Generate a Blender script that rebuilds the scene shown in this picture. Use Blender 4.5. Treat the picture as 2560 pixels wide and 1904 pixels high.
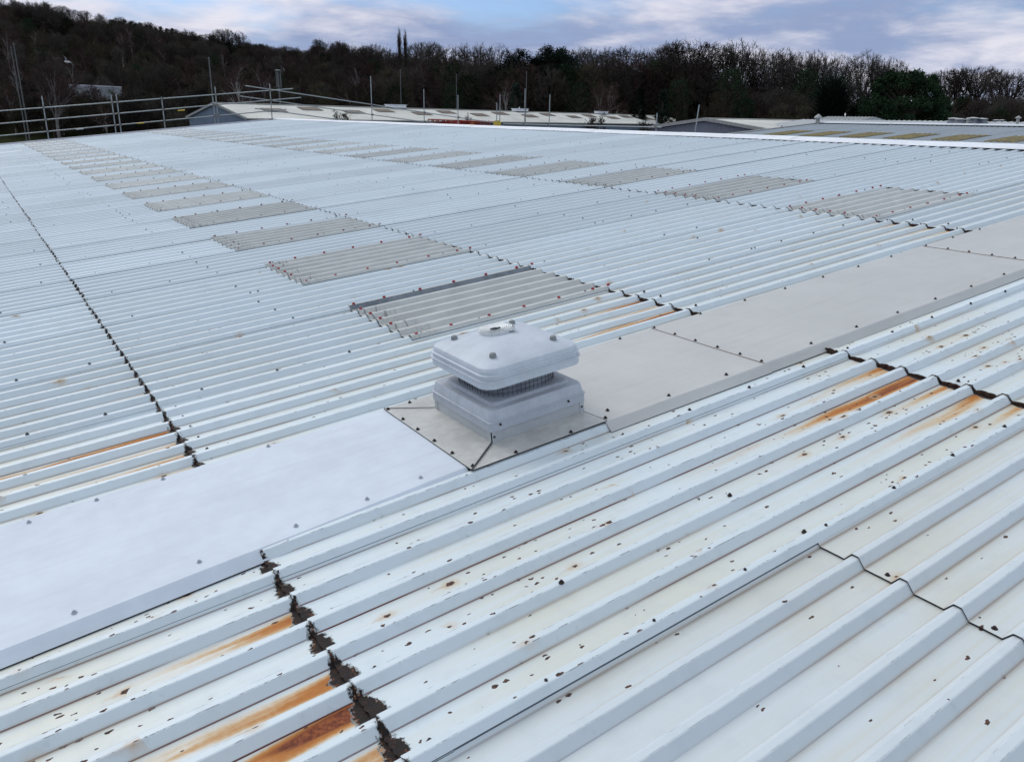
import bpy, bmesh, math, random
import numpy as np
from mathutils import Vector, Matrix, noise as mnoise
random.seed(7); rng = np.random.default_rng(7)
PI = math.pi
for o in list(bpy.data.objects): bpy.data.objects.remove(o)
scn = bpy.context.scene
COL = scn.collection

# ------------------------------------------------------------------ camera
IW, IH, FPX = 2560, 1904, 1964.52
PHI = math.radians(5.7); Z0 = 6.0                    # roof pitch, roof height at the camera's foot
P = 1/6; S = P/0.10757                               # rib pitch (m), camera height above the rib crests (m)
RM = np.array([[0.82725838, 0.06586918, -0.55794697],
               [-0.25645325, 0.92787650, -0.27069711],
               [0.49987529, 0.36702377, 0.78448598]])  # roof axes (u, down, v) seen in the camera frame
Uv = np.array([math.cos(PHI), 0, math.sin(PHI)]); Vv = np.array([0, 1., 0]); Nv = np.array([-math.sin(PHI), 0, math.cos(PHI)])
MW = np.stack([Uv, -Nv, Vv], 1)
CAM = np.array([0, 0, Z0]) + Nv*S
RIGHT, DOWN, FWD = MW@RM[0], MW@RM[1], MW@RM[2]
def ray(x, y): return RIGHT*(x-IW/2)/FPX + DOWN*(y-IH/2)/FPX + FWD
def atx(x, y, X): r = ray(x, y); return CAM + r*(X-CAM[0])/r[0]
def aty(x, y, Y): r = ray(x, y); return CAM + r*(Y-CAM[1])/r[1]
def atd(x, y, D): return CAM + ray(x, y)*D
cam = bpy.data.objects.new('camera', bpy.data.cameras.new('camera')); COL.objects.link(cam)
m = Matrix.Identity(4)
for i, a in enumerate((RIGHT, -DOWN, -FWD)):
    for k in range(3): m[k][i] = a[k]
for k in range(3): m[k][3] = CAM[k]
cam.matrix_world = m
cam.data.sensor_width = 36; cam.data.lens = FPX/IW*36; cam.data.clip_start = .05; cam.data.clip_end = 6000
scn.camera = cam

# ------------------------------------------------------------------ sky, sun, exposure
SUN_EL, SUN_AZ = math.radians(44), math.radians(-12)   # azimuth from +y towards +x
w = bpy.data.worlds.new('World'); scn.world = w; w.use_nodes = True
class NT:
    """tiny node-tree writer"""
    def __init__(s, tree): s.t = tree; s.n = tree.nodes; s.l = tree.links
    def new(s, ty, **kw):
        n = s.n.new(ty)
        for k, v in kw.items(): setattr(n, k, v)
        return n
    def put(s, sock, v):
        if isinstance(v, bpy.types.NodeSocket): s.l.new(v, sock)
        elif isinstance(v, bpy.types.Node): s.l.new(v.outputs[0], sock)
        else: sock.default_value = v
    def math(s, op, a, b=0., c=0., clamp=False):
        n = s.new('ShaderNodeMath', operation=op, use_clamp=clamp)
        for i, v in enumerate((a, b, c)): s.put(n.inputs[i], v)
        return n.outputs[0]
    def ss(s, x, lo, hi):                             # smoothstep
        n = s.new('ShaderNodeMapRange', interpolation_type='SMOOTHSTEP'); n.clamp = True
        s.put(n.inputs[0], x); s.put(n.inputs[1], lo); s.put(n.inputs[2], hi); return n.outputs[0]
    def mix(s, f, a, b):
        n = s.new('ShaderNodeMix', data_type='RGBA'); s.put(n.inputs[0], f)
        for i, v in ((6, a), (7, b)):
            if isinstance(v, (tuple, list)): n.inputs[i].default_value = (*v[:3], 1)
            else: s.put(n.inputs[i], v)
        return n.outputs[2]
    def noise(s, vec, scale, detail=3, rough=.5, dims='3D', dist=0.):
        n = s.new('ShaderNodeTexNoise', noise_dimensions=dims); s.put(n.inputs['Vector'], vec)
        n.inputs['Scale'].default_value = scale; n.inputs['Detail'].default_value = detail
        n.inputs['Roughness'].default_value = rough; n.inputs['Distortion'].default_value = dist
        return n.outputs[0]
    def comb(s, x, y, z=0.):
        n = s.new('ShaderNodeCombineXYZ')
        for i, v in enumerate((x, y, z)): s.put(n.inputs[i], v)
        return n.outputs[0]
    def attr(s, name):
        return s.new('ShaderNodeAttribute', attribute_name=name).outputs['Fac']
T = NT(w.node_tree)
bg = w.node_tree.nodes['Background']; bg.inputs[1].default_value = 1.0
sky = T.new('ShaderNodeTexSky', sky_type='NISHITA', sun_disc=False)
sky.sun_elevation = SUN_EL; sky.sun_rotation = SUN_AZ; sky.air_density = 1.1; sky.dust_density = .6; sky.ozone_density = 2.2
blue = T.new('ShaderNodeVectorMath', operation='SCALE'); T.put(blue.inputs[0], sky.outputs[0]); blue.inputs['Scale'].default_value = .085
tc = T.new('ShaderNodeTexCoord').outputs['Generated']
sx = T.new('ShaderNodeSeparateXYZ'); T.put(sx.inputs[0], tc)
zc = T.math('ADD', T.math('MAXIMUM', sx.outputs[2], 0.0), .15)
cx = T.math('DIVIDE', sx.outputs[0], zc); cy = T.math('DIVIDE', sx.outputs[1], zc)
cv = T.comb(cx, cy, 0.)
n1 = T.noise(cv, .55, 5, .5, dist=.3); n2 = T.noise(cv, 2.1, 6, .6, dist=.2); n3 = T.noise(T.comb(T.math('ADD', cx, 7.3), cy, 3.), .75, 4, .5, dist=.2)
cl = T.math('ADD', T.math('MULTIPLY', n1, .75), T.math('MULTIPLY', n2, .25))
cover = T.ss(cl, .32, .50)
cshade = T.ss(T.math('ADD', T.math('MULTIPLY', n3, .6), T.math('MULTIPLY', n2, .4)), .40, .60)
ccol = T.mix(cshade, (.27, .34, .53), (.74, .73, .81))
tint = T.new('ShaderNodeVectorMath', operation='MULTIPLY'); T.put(tint.inputs[0], blue.outputs[0]); tint.inputs[1].default_value = (.80, .93, 1.25)
low = T.mix(cover, tint.outputs[0], ccol)
high = T.new('ShaderNodeVectorMath', operation='SCALE'); high.inputs[0].default_value = (.73, .82, .955)   # even thin cloud overhead
T.put(high.inputs['Scale'], T.math('ADD', .54, T.math('MULTIPLY', n2, .36)))
T.put(bg.inputs[0], T.mix(T.ss(sx.outputs[2], .16, .6), low, high.outputs[0]))
sun = bpy.data.objects.new('sun', bpy.data.lights.new('sun', 'SUN')); COL.objects.link(sun)
sun.data.energy = 1.35; sun.data.angle = math.radians(38); sun.data.color = (1, .97, .93)
sd = Vector((math.sin(SUN_AZ)*math.cos(SUN_EL), math.cos(SUN_AZ)*math.cos(SUN_EL), math.sin(SUN_EL)))
sun.rotation_euler = sd.to_track_quat('Z', 'Y').to_euler()
sun.location = (0, 0, 60)
scn.view_settings.view_transform = 'Standard'; scn.view_settings.look = 'None'
scn.view_settings.exposure = 0.12; scn.view_settings.gamma = 1; scn.view_settings.use_curve_mapping = False
scn.cycles.max_bounces = 5; scn.cycles.diffuse_bounces = 2; scn.cycles.glossy_bounces = 2
scn.render.resolution_x, scn.render.resolution_y = 1024, 761

# ------------------------------------------------------------------ helpers
class MB:
    """collects faces (with a material index and face attributes) into one mesh"""
    def __init__(s): s.v = []; s.f = []; s.m = []; s.a = []
    def face(s, idx, mat=0, attr=None): s.f.append(tuple(idx)); s.m.append(mat); s.a.append(attr)
    def add(s, *pts):
        i = len(s.v); s.v += [tuple(p) for p in pts]; return list(range(i, i+len(pts)))
    def poly(s, *pts, mat=0): s.face(s.add(*pts), mat)
    def box(s, c, size, rot=None, mat=0):
        x, y, z = [q/2 for q in size]
        vs = [Vector(q) for q in ((-x,-y,-z),(x,-y,-z),(x,y,-z),(-x,y,-z),(-x,-y,z),(x,-y,z),(x,y,z),(-x,y,z))]
        if rot is not None: vs = [rot@q for q in vs]
        i = s.add(*[q+Vector(c) for q in vs])
        for f in ((0,3,2,1),(4,5,6,7),(0,1,5,4),(1,2,6,5),(2,3,7,6),(3,0,4,7)): s.face([i[k] for k in f], mat)
    def tube(s, a, b, r0, r1=None, n=8, mat=0, caps=True):
        a, b = Vector(a), Vector(b); d = (b-a)
        if d.length < 1e-6: return
        d.normalize(); r1 = r0 if r1 is None else r1
        x = d.orthogonal().normalized(); y = d.cross(x)
        A = s.add(*[a+(x*math.cos(t)+y*math.sin(t))*r0 for t in [2*PI*k/n for k in range(n)]])
        B = s.add(*[b+(x*math.cos(t)+y*math.sin(t))*r1 for t in [2*PI*k/n for k in range(n)]])
        for k in range(n): s.face((A[k], A[(k+1)%n], B[(k+1)%n], B[k]), mat)
        if caps: s.face(A[::-1], mat); s.face(B, mat)
    def lathe(s, c, prof, n=12, mat=0):                # prof: (r, z) bottom to top
        c = Vector(c); rings = []
        for r, z in prof:
            rings.append(s.add(*[c+Vector((r*math.cos(2*PI*k/n), r*math.sin(2*PI*k/n), z)) for k in range(n)]))
        for A, B in zip(rings, rings[1:]):
            for k in range(n): s.face((A[k], A[(k+1)%n], B[(k+1)%n], B[k]), mat)
        s.face(rings[0][::-1], mat); s.face(rings[-1], mat)
    def loft(s, rings, seg=6, mat=0, cap_top=True, cap_bot=False, c=(0, 0)):   # rounded squares (half, radius, z)
        R = []
        for h, r, z in rings:
            pts = []
            for q in range(4):
                cxq, cyq = ((1,1),(-1,1),(-1,-1),(1,-1))[q]
                for k in range(seg+1):
                    t = PI/2*(q+k/seg)
                    pts.append((c[0]+cxq*(h-r)+r*math.cos(t), c[1]+cyq*(h-r)+r*math.sin(t), z))
            R.append(s.add(*pts))
        n = len(R[0])
        for A, B in zip(R, R[1:]):
            for k in range(n): s.face((A[k], A[(k+1)%n], B[(k+1)%n], B[k]), mat)
        if cap_top: s.face(R[-1], mat)
        if cap_bot: s.face(R[0][::-1], mat)
    def slab(s, outline, z0, z1, mat=0):               # vertical prism over an xy outline
        A = s.add(*[(x, y, z0) for x, y in outline]); B = s.add(*[(x, y, z1) for x, y in outline]); n = len(A)
        s.face(A[::-1], mat); s.face(B, mat)
        for k in range(n): s.face((A[k], A[(k+1)%n], B[(k+1)%n], B[k]), mat)
    def mesh(s, name, mats, smooth=False):
        me = bpy.data.meshes.new(name); me.from_pydata(s.v, [], s.f)
        for mt in (mats if isinstance(mats, (list, tuple)) else [mats]): me.materials.append(mt)
        if any(s.m): me.polygons.foreach_set('material_index', s.m)
        if smooth: me.polygons.foreach_set('use_smooth', [True]*len(s.f))
        keys = sorted({k for a in s.a if a for k in a})
        for k in keys:
            at = me.attributes.new(k, 'FLOAT', 'FACE'); at.data.foreach_set('value', [float((a or {}).get(k, 0)) for a in s.a])
        me.update()
        if smooth: me.set_sharp_from_angle(angle=math.radians(28))
        return me
    def build(s, name, mats, parent=None, smooth=False, **kw): return obj(name, s.mesh(name, mats, smooth), parent, **kw)
def obj(name, data, parent=None, loc=None, rot=None, **props):
    o = bpy.data.objects.new(name, data); COL.objects.link(o); o.parent = parent
    if loc is not None: o.location = loc
    if rot is not None: o.rotation_euler = rot
    for k, v in props.items(): o[k] = v
    return o
def thing(name, label, cat, loc=(0, 0, 0), rot=(0, 0, 0), group=None):
    o = obj(name, None, None, loc, rot, label=label, category=cat); o.empty_display_size = .3
    if group: o['group'] = group
    return o
def tag(o, label, cat, group=None):
    o['label'] = label; o['category'] = cat
    if group: o['group'] = group
    return o

# ------------------------------------------------------------------ materials
def newmat(name):
    mt = bpy.data.materials.new(name); mt.use_nodes = True
    return mt, NT(mt.node_tree), mt.node_tree.nodes['Principled BSDF']
def mat(name, col, rough=.6, metal=0., var=.12, scale=6., bump=0., spec=.5, col2=None, wave=0., streak=0.):
    """plain material with some mottling"""
    mt, T, b = newmat(name)
    co = T.new('ShaderNodeTexCoord').outputs['Object']
    n = T.noise(co, scale, 5, .6); n2 = T.noise(co, scale*6.3, 3, .6)
    k = T.math('ADD', T.math('MULTIPLY', n, .7), T.math('MULTIPLY', n2, .3))
    c2 = col2 or tuple(c*(1-var*2) for c in col); c1 = tuple(min(1, c*(1+var)) for c in col)
    cc = T.mix(T.ss(k, .3, .7), c2, c1)
    if streak:                                          # dirt washed down the slope, and scuffs
        s3 = T.new('ShaderNodeSeparateXYZ'); T.put(s3.inputs[0], co)
        st = T.noise(T.comb(T.math('MULTIPLY', s3.outputs[0], .8), T.math('MULTIPLY', s3.outputs[1], 22)), 1.3, 4, .6, '2D'); sc_ = T.noise(co, 3.1, 6, .7, dist=1.2)
        cc = T.mix(T.math('MULTIPLY', T.math('ADD', T.ss(st, .48, .78), T.ss(sc_, .58, .72)), streak), cc, tuple(c*.62*f for c, f in zip(col, (1.02, .98, .92))))
    T.put(b.inputs['Base Color'], cc)
    T.put(b.inputs['Roughness'], T.math('ADD', rough-.06, T.math('MULTIPLY', n2, .12)))
    b.inputs['Metallic'].default_value = metal; b.inputs['Specular IOR Level'].default_value = spec
    if bump:
        bm = T.new('ShaderNodeBump'); bm.inputs['Strength'].default_value = max(bump, wave); bm.inputs['Distance'].default_value = .03 if wave else .01
        T.put(bm.inputs['Height'], T.math('ADD', T.noise(co, 1.9, 2, .5), T.math('MULTIPLY', n2, .012)) if wave else n2); T.put(b.inputs['Normal'], bm.outputs[0])
    return mt

def roof_material(name, base, cream, spots=True, fine=True):
    """white coil-coated steel: rust eaten laps, run-off stains, chips and spots; coordinates are roof metres"""
    mt, T, b = newmat(name)
    co = T.new('ShaderNodeTexCoord').outputs['Object']
    s3 = T.new('ShaderNodeSeparateXYZ'); T.put(s3.inputs[0], co); u, v = s3.outputs[0], s3.outputs[1]
    uv = T.comb(u, v)
    t = T.math('SUBTRACT', T.math('FRACT', T.math('DIVIDE', T.math('SUBTRACT', v, 1.399), P)), .5)     # 0 = trough centre
    at = T.math('ABSOLUTE', t)
    rt, rs, rb, ln, sp, tone, dirt = [T.attr(k) for k in ('rt', 'rs', 'rb', 'ln', 'spot', 'tone', 'dirt')]
    dt = T.math('SUBTRACT', T.attr('utop'), u); db = T.math('SUBTRACT', u, T.attr('ubot'))
    nz = T.noise(uv, 48, 3 if fine else 1, .65, '2D'); nz2 = T.noise(uv, 140, 2, .6, '2D') if fine else nz; nlow = T.noise(uv, 1.1, 2, .55, '2D'); nmid = T.noise(uv, 9, 3, .6, '2D') if fine else nlow
    # paint with weathering
    trough = T.math('SUBTRACT', 1., T.ss(at, .24, .31))
    streak = T.noise(T.comb(T.math('MULTIPLY', u, .35), T.math('MULTIPLY', v, 26)), 1.6, 3 if fine else 1, .6, '2D')
    col = T.mix(T.math('MULTIPLY', T.math('MULTIPLY', dirt, T.ss(T.math('ADD', T.math('MULTIPLY', nlow, .6), T.math('MULTIPLY', streak, .4)), .32, .72)),
                       T.math('ADD', .12, T.math('MULTIPLY', trough, .75))), base, cream)
    gr = T.math('MULTIPLY', T.ss(nmid, .48, .75), .13)
    col = T.mix(gr, col, (.42, .47, .50))
    tn = T.new('ShaderNodeHueSaturation'); T.put(tn.inputs['Color'], col); T.put(tn.inputs['Value'], T.math('ADD', .92, T.math('MULTIPLY', tone, .15))); col = tn.outputs[0]
    # tan line along the foot of the ribs
    foot = T.math('SUBTRACT', 1., T.ss(T.math('ABSOLUTE', T.math('SUBTRACT', t, .27)), .008, .06))
    foot2 = T.math('SUBTRACT', 1., T.ss(T.math('ABSOLUTE', T.math('ADD', t, .275)), .004, .04))
    col = T.mix(T.math('MULTIPLY', T.math('MULTIPLY', T.math('MAXIMUM', foot, T.math('MULTIPLY', foot2, .7)), dirt), T.math('MULTIPLY', T.ss(nlow, .3, .65), .42)), col, (.47, .36, .23))
    # run-off stain below a lap
    lat = T.noise(T.comb(T.math('MULTIPLY', u, 1.1), T.math('MULTIPLY', v, 17)), 1.3, 3, .5, '2D')
    fall = T.math('POWER', 2.718, T.math('MULTIPLY', T.math('DIVIDE', T.math('MAXIMUM', dt, 0.), T.math('ADD', .10, T.math('MULTIPLY', rs, .42))), -1.))
    stain = T.math('MULTIPLY', T.math('MULTIPLY', rs, fall), T.math('MULTIPLY', T.math('ADD', .5, T.math('MULTIPLY', T.ss(lat, .3, .68), .85)), trough))
    stain = T.math('MULTIPLY', stain, T.math('ADD', .72, T.math('MULTIPLY', nz, .5)))
    cen = T.math('SUBTRACT', t, T.math('ADD', .02, T.math('MULTIPLY', T.math('SUBTRACT', T.noise(T.comb(T.math('MULTIPLY', u, 1.7), T.math('FLOOR', T.math('DIVIDE', T.math('SUBTRACT', v, 1.399), P))), 1., 1, .5, '2D'), .5), .5)))
    stain = T.math('MULTIPLY', stain, T.math('POWER', 2.718, T.math('MULTIPLY', T.math('POWER', T.math('DIVIDE', cen, .20), 2.), -1.)))
    side = T.math('ADD', .7, T.math('MULTIPLY', T.ss(t, -.28, .18), .6)); stain = T.math('MULTIPLY', stain, side)
    ncol = T.mix(T.ss(stain, .03, .30), col, (.60, .43, .24))
    ncol = T.mix(T.ss(stain, .16, .52), ncol, (.49, .19, .045))
    col = T.mix(T.ss(stain, .45, .95), ncol, T.mix(T.ss(nz, .35, .68), (.14, .030, .012), (.30, .085, .026)))
    # dark red line at the foot of the rib
    fl = T.math('SUBTRACT', 1., T.ss(T.math('ABSOLUTE', T.math('SUBTRACT', t, .281)), .006, .017))
    col = T.mix(T.math('MULTIPLY', fl, T.math('MULTIPLY', ln, T.ss(T.noise(T.comb(u, T.math('MULTIPLY', v, 3)), 1.3, 1, .5, '2D'), .28, .5))), col, (.13, .03, .02))
    wear = T.math('MULTIPLY', 0., 1.)
    if spots:
        # rust spots, clustered
        def vor(vec, scale):
            n = T.new('ShaderNodeTexVoronoi', voronoi_dimensions='2D', feature='F1'); T.put(n.inputs['Vector'], vec); n.inputs['Scale'].default_value = scale
            c = T.new('ShaderNodeSeparateColor'); T.put(c.inputs[0], n.outputs['Color']); return n.outputs['Distance'], c.outputs[0], c.outputs[1], n.outputs['Position']
        wv = T.new('ShaderNodeVectorMath', operation='ADD'); T.put(wv.inputs[0], uv)
        ns = T.new('ShaderNodeTexNoise', noise_dimensions='2D'); T.put(ns.inputs['Vector'], uv); ns.inputs['Scale'].default_value = 60
        nv = T.new('ShaderNodeVectorMath', operation='SCALE'); T.put(nv.inputs[0], ns.outputs['Color']); nv.inputs['Scale'].default_value = .012; T.put(wv.inputs[1], nv.outputs[0])
        clus = T.ss(T.noise(uv, 2.3, 1, .5, '2D'), .40, .66)
        stretch = T.new('ShaderNodeVectorMath', operation='MULTIPLY'); T.put(stretch.inputs[0], wv.outputs[0]); stretch.inputs[1].default_value = (.62, 1, 1)
        d1, r1, g1, p1 = vor(stretch.outputs[0], 13); thr = T.math('SUBTRACT', 1., T.math('MULTIPLY', T.math('MULTIPLY', sp, clus), .24))
        on1 = T.math('GREATER_THAN', r1, thr); rad1 = T.math('ADD', .035, T.math('MULTIPLY', T.math('POWER', g1, 2.), .115))
        m1 = T.math('MULTIPLY', on1, T.math('SUBTRACT', 1., T.ss(T.math('SUBTRACT', d1, rad1), -.02, .02)))
        halo = T.math('MULTIPLY', on1, T.math('SUBTRACT', 1., T.ss(d1, .03, .42)))
        s2 = T.new('ShaderNodeVectorMath', operation='MULTIPLY'); T.put(s2.inputs[0], wv.outputs[0]); s2.inputs[1].default_value = (.5, 1, 1)
        d2, r2, g2, _p = vor(s2.outputs[0], 55); on2 = T.math('GREATER_THAN', r2, T.math('SUBTRACT', 1., T.math('MULTIPLY', T.math('MULTIPLY', sp, T.math('ADD', .25, clus)), .12)))
        m2 = T.math('MULTIPLY', on2, T.math('SUBTRACT', 1., T.ss(T.math('SUBTRACT', d2, T.math('ADD', .10, T.math('MULTIPLY', g2, .22))), -.03, .03)))
        df = T.new('ShaderNodeVectorMath', operation='SUBTRACT'); T.put(df.inputs[0], p1); T.put(df.inputs[1], stretch.outputs[0]); ds = T.new('ShaderNodeSeparateXYZ'); T.put(ds.inputs[0], df.outputs[0])
        du_ = T.math('DIVIDE', ds.outputs[0], .62)                      # run-off below each spot
        run = T.math('MULTIPLY', T.math('MULTIPLY', on1, T.ss(du_, .0, .006)), T.math('MULTIPLY', T.math('POWER', 2.718, T.math('MULTIPLY', du_, -22.)), T.math('SUBTRACT', 1., T.ss(T.math('ABSOLUTE', ds.outputs[1]), .001, .011))))
        col = T.mix(T.math('MULTIPLY', run, T.math('MULTIPLY', g1, .9)), col, (.50, .27, .10))
        col = T.mix(T.math('MULTIPLY', halo, T.math('MULTIPLY', g1, .85)), col, (.55, .40, .24))
        mm = T.math('MULTIPLY', T.math('MAXIMUM', m1, m2, clamp=True), T.math('ADD', .06, T.math('MULTIPLY', T.math('MAXIMUM', trough, T.ss(at, .42, .45)), .94)))
        col = T.mix(mm, col, T.mix(T.ss(nz2, .35, .7), (.035, .026, .024), (.15, .065, .04)))
        # chipped paint along the rib corners
        e1 = T.math('SUBTRACT', 1., T.ss(T.math('ABSOLUTE', T.math('SUBTRACT', at, .432)), .004, .014))
        chip = T.ss(T.noise(T.comb(T.math('MULTIPLY', u, 11), T.math('MULTIPLY', v, 60)), 1., 5, .75, '2D'), .545, .60)
        chm = T.math('MULTIPLY', T.math('MULTIPLY', e1, chip), T.math('MINIMUM', T.math('ADD', .25, sp), 1.))
        col = T.mix(T.math('MULTIPLY', chm, .75), col, (.13, .15, .17)); wear = T.math('MAXIMUM', mm, chm)
    # eaten patch at the lap, with a grey primer rim
    ragged = T.math('ADD', T.math('MULTIPLY', T.math('SUBTRACT', nz, .5), .030), T.math('MULTIPLY', T.math('SUBTRACT', nz2, .5), .012))
    wt = T.new('ShaderNodeMapRange'); wt.clamp = True; T.put(wt.inputs[0], T.math('ADD', t, T.math('MULTIPLY', T.math('SUBTRACT', nz, .5), .25)))
    for i_, v_ in ((1, .44), (2, .0), (3, .10), (4, 1.)): wt.inputs[i_].default_value = v_
    keep = T.ss(T.math('MULTIPLY', t, -1.), .30, .43)
    def patch(d, amt, L):                               # < 0 inside; widest in the trough, a point at the crest joint
        e = T.math('ADD', T.math('ABSOLUTE', d), ragged)
        return T.math('ADD', T.math('SUBTRACT', e, T.math('MULTIPLY', T.math('MULTIPLY', amt, L), wt.outputs[0])), T.math('MULTIPLY', keep, .05))
    q = T.math('MINIMUM', patch(dt, rt, .030), patch(db, rb, .040))
    has = T.math('GREATER_THAN', T.math('ADD', rt, rb), .02)
    rim = T.math('MULTIPLY', has, T.math('SUBTRACT', 1., T.ss(q, .003, .0055))); core = T.math('MULTIPLY', has, T.math('SUBTRACT', 1., T.ss(q, -.0022, .0002)))
    col = T.mix(T.math('MULTIPLY', rim, .8), col, (.22, .25, .25))
    col = T.mix(core, col, T.mix(T.ss(T.math('ADD', T.math('MULTIPLY', nz2, .5), T.math('MULTIPLY', nz, .5)), .47, .66), (.013, .009, .008), T.mix(T.ss(q, -.012, -.001), (.045, .019, .013), (.24, .09, .03))))
    T.put(b.inputs['Base Color'], col)
    rough = T.math('ADD', T.math('MULTIPLY', T.math('MAXIMUM', T.math('MAXIMUM', core, wear), T.ss(stain, .1, .5)), .4), T.math('ADD', .36, T.math('MULTIPLY', nmid, .16)))
    T.put(b.inputs['Roughness'], rough); b.inputs['Specular IOR Level'].default_value = .45
    bm = T.new('ShaderNodeBump'); bm.inputs['Strength'].default_value = .35; bm.inputs['Distance'].default_value = .004
    T.put(bm.inputs['Height'], T.noise(uv, 3.2, 1, .5, '2D')); T.put(b.inputs['Normal'], bm.outputs[0])
    return mt
M = {}
M['roof'] = roof_material('roof_paint', (.67, .75, .785), (.665, .665, .575)); M['farroof'] = roof_material('roof_paint_far', (.675, .75, .785), (.66, .67, .60), False, False)
M['newroof'] = roof_material('newer_roof_paint', (.66, .725, .755), (.645, .65, .585))
M['edge'] = mat('cut_edge', (.035, .033, .035), .8, var=.3)
M['eaten'] = mat('eaten_steel', (.07, .036, .024), .9, var=.4, scale=40, bump=.5)
M['seam'] = mat('seam_shadow_gap', (.10, .125, .15), .8)
M['screw'] = mat('rusty_screw', (.03, .018, .016), .7, var=.4, scale=90)
M['washer'] = mat('grey_washer', (.10, .115, .13), .6, var=.3, scale=60)
M['red'] = mat('red_cap_plastic', (.34, .02, .03), .5, var=.15, scale=40)
M['ridge'] = mat('ridge_paint', (.84, .87, .91), .4, var=.05, scale=2)

def grp_material(name, base):
    mt, T, b = newmat(name)
    co = T.new('ShaderNodeTexCoord').outputs['Object']
    s3 = T.new('ShaderNodeSeparateXYZ'); T.put(s3.inputs[0], co); u, v = s3.outputs[0], s3.outputs[1]; uv = T.comb(u, v)
    db = T.math('SUBTRACT', u, T.attr('ubot')); tone = T.attr('tone')
    n = T.noise(uv, 5, 5, .6, '2D'); n2 = T.noise(T.comb(T.math('MULTIPLY', u, 2), T.math('MULTIPLY', v, 40)), 1.4, 4, .6, '2D'); nf = T.noise(uv, 60, 3, .6, '2D')
    col = T.mix(T.ss(T.math('ADD', T.math('MULTIPLY', n, .6), T.math('MULTIPLY', n2, .4)), .35, .68), tuple(c*.86 for c in base), base)
    # sealant strips and dirt showing through the lower end
    wob = T.math('ADD', db, T.math('MULTIPLY', T.math('SUBTRACT', T.noise(uv, 14, 2, .5, '2D'), .5), .07))
    band = T.math('SUBTRACT', 1., T.ss(T.math('ABSOLUTE', T.math('SUBTRACT', T.math('FRACT', T.math('DIVIDE', wob, .085)), .5)), .03, .11))
    zone = T.math('SUBTRACT', 1., T.ss(db, .17, .23)); on = T.ss(n, .38, .55)
    col = T.mix(T.math('MULTIPLY', T.math('MULTIPLY', band, zone), T.math('MULTIPLY', on, .75)), col, (.14, .14, .14))
    col = T.mix(T.math('MULTIPLY', T.math('MULTIPLY', zone, T.ss(nf, .4, .7)), .3), col, (.25, .24, .22))
    hs = T.new('ShaderNodeHueSaturation'); T.put(hs.inputs['Color'], col); T.put(hs.inputs['Value'], T.math('ADD', .88, T.math('MULTIPLY', tone, .22)))
    T.put(b.inputs['Base Color'], hs.outputs[0]); b.inputs['Roughness'].default_value = .36
    b.inputs['Subsurface Weight'].default_value = 0.0
    return mt
M['grp'] = grp_material('rooflight_plastic', (.615, .63, .60))
M['grpdark'] = mat('rooflight_shaded_slope', (.21, .24, .27), .6, var=.2)  # shade at the side-lap gap, painted into the slope's colour

# ------------------------------------------------------------------ ground
def azpx(x, y):                                       # image column of a horizontal direction (large when behind)
    d = np.array([x, y, 0.])-np.array([CAM[0], CAM[1], 0]); f = d@FWD
    if f <= 1e-3: return 9000 if d@RIGHT > 0 else -9000
    return IW/2 + FPX*(d@RIGHT)/f
PXT = [-9000, -1500, 100, 400, 700, 850, 1000, 1300, 1700, 2000, 2600, 4000, 9000]
GCT = [0, 38, 42, 35, 27, 20, 14, 7.5, 4, 3, 3, 1, 0]
D1T = [500, 470, 440, 430, 420, 360, 310, 230, 190, 190, 200, 260, 300]
def ground_z(x, y):
    a = azpx(x, y); D = math.hypot(x-CAM[0], y-CAM[1])
    g = np.interp(a, PXT, GCT); d1 = np.interp(a, PXT, D1T)
    s = min(1, max(0, (D-105)/(d1-105))); s = s*s*(3-2*s)
    return g*s + (.8*mnoise.noise((x*.02, y*.02, 0)) + 1.5*mnoise.noise((x*.008, y*.008, 3)))*min(1, max(0, (D-100)/120))
mt, T, b = newmat('grass_and_leaf_litter')
co = T.new('ShaderNodeTexCoord').outputs['Object']
gn = T.noise(co, .05, 5, .6); gf = T.noise(co, 1.7, 5, .7)
g = T.mix(T.ss(gn, .4, .6), (.035, .045, .018), (.035, .026, .018)); g = T.mix(T.ss(gf, .35, .7), g, (.03, .06, .014))
dist = T.new('ShaderNodeVectorMath', operation='LENGTH'); T.put(dist.inputs[0], co)
g = T.mix(T.ss(dist.outputs['Value'], 145, 185), g, T.mix(gf, (.010, .008, .007), (.024, .018, .014)))
g = T.mix(T.ss(dist.outputs['Value'], 75, 95), (.045, .046, .05), g)
T.put(b.inputs['Base Color'], g); b.inputs['Roughness'].default_value = .95; b.inputs['Specular IOR Level'].default_value = 0.; M['ground'] = mt
mb = MB(); RR = [0, 20, 45, 70, 95]+[95+11*k for k in range(1, 40)]+[580, 700, 900, 1300, 2000, 3200, 5000]; NA = 144
rows = []
for r in RR:
    rows.append(mb.add(*[(r*math.sin(2*PI*k/NA), r*math.cos(2*PI*k/NA), ground_z(r*math.sin(2*PI*k/NA), r*math.cos(2*PI*k/NA)) if 0 < r < 900 else (0 if r == 0 else ground_z(850*math.sin(2*PI*k/NA), 850*math.cos(2*PI*k/NA))*.8)) for k in range(NA)]))
for A, B in zip(rows, rows[1:]):
    for k in range(NA): mb.face((A[k], B[k], B[(k+1)%NA], A[(k+1)%NA]))
mb.build('ground', M['ground'], smooth=True, kind='structure')

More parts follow.
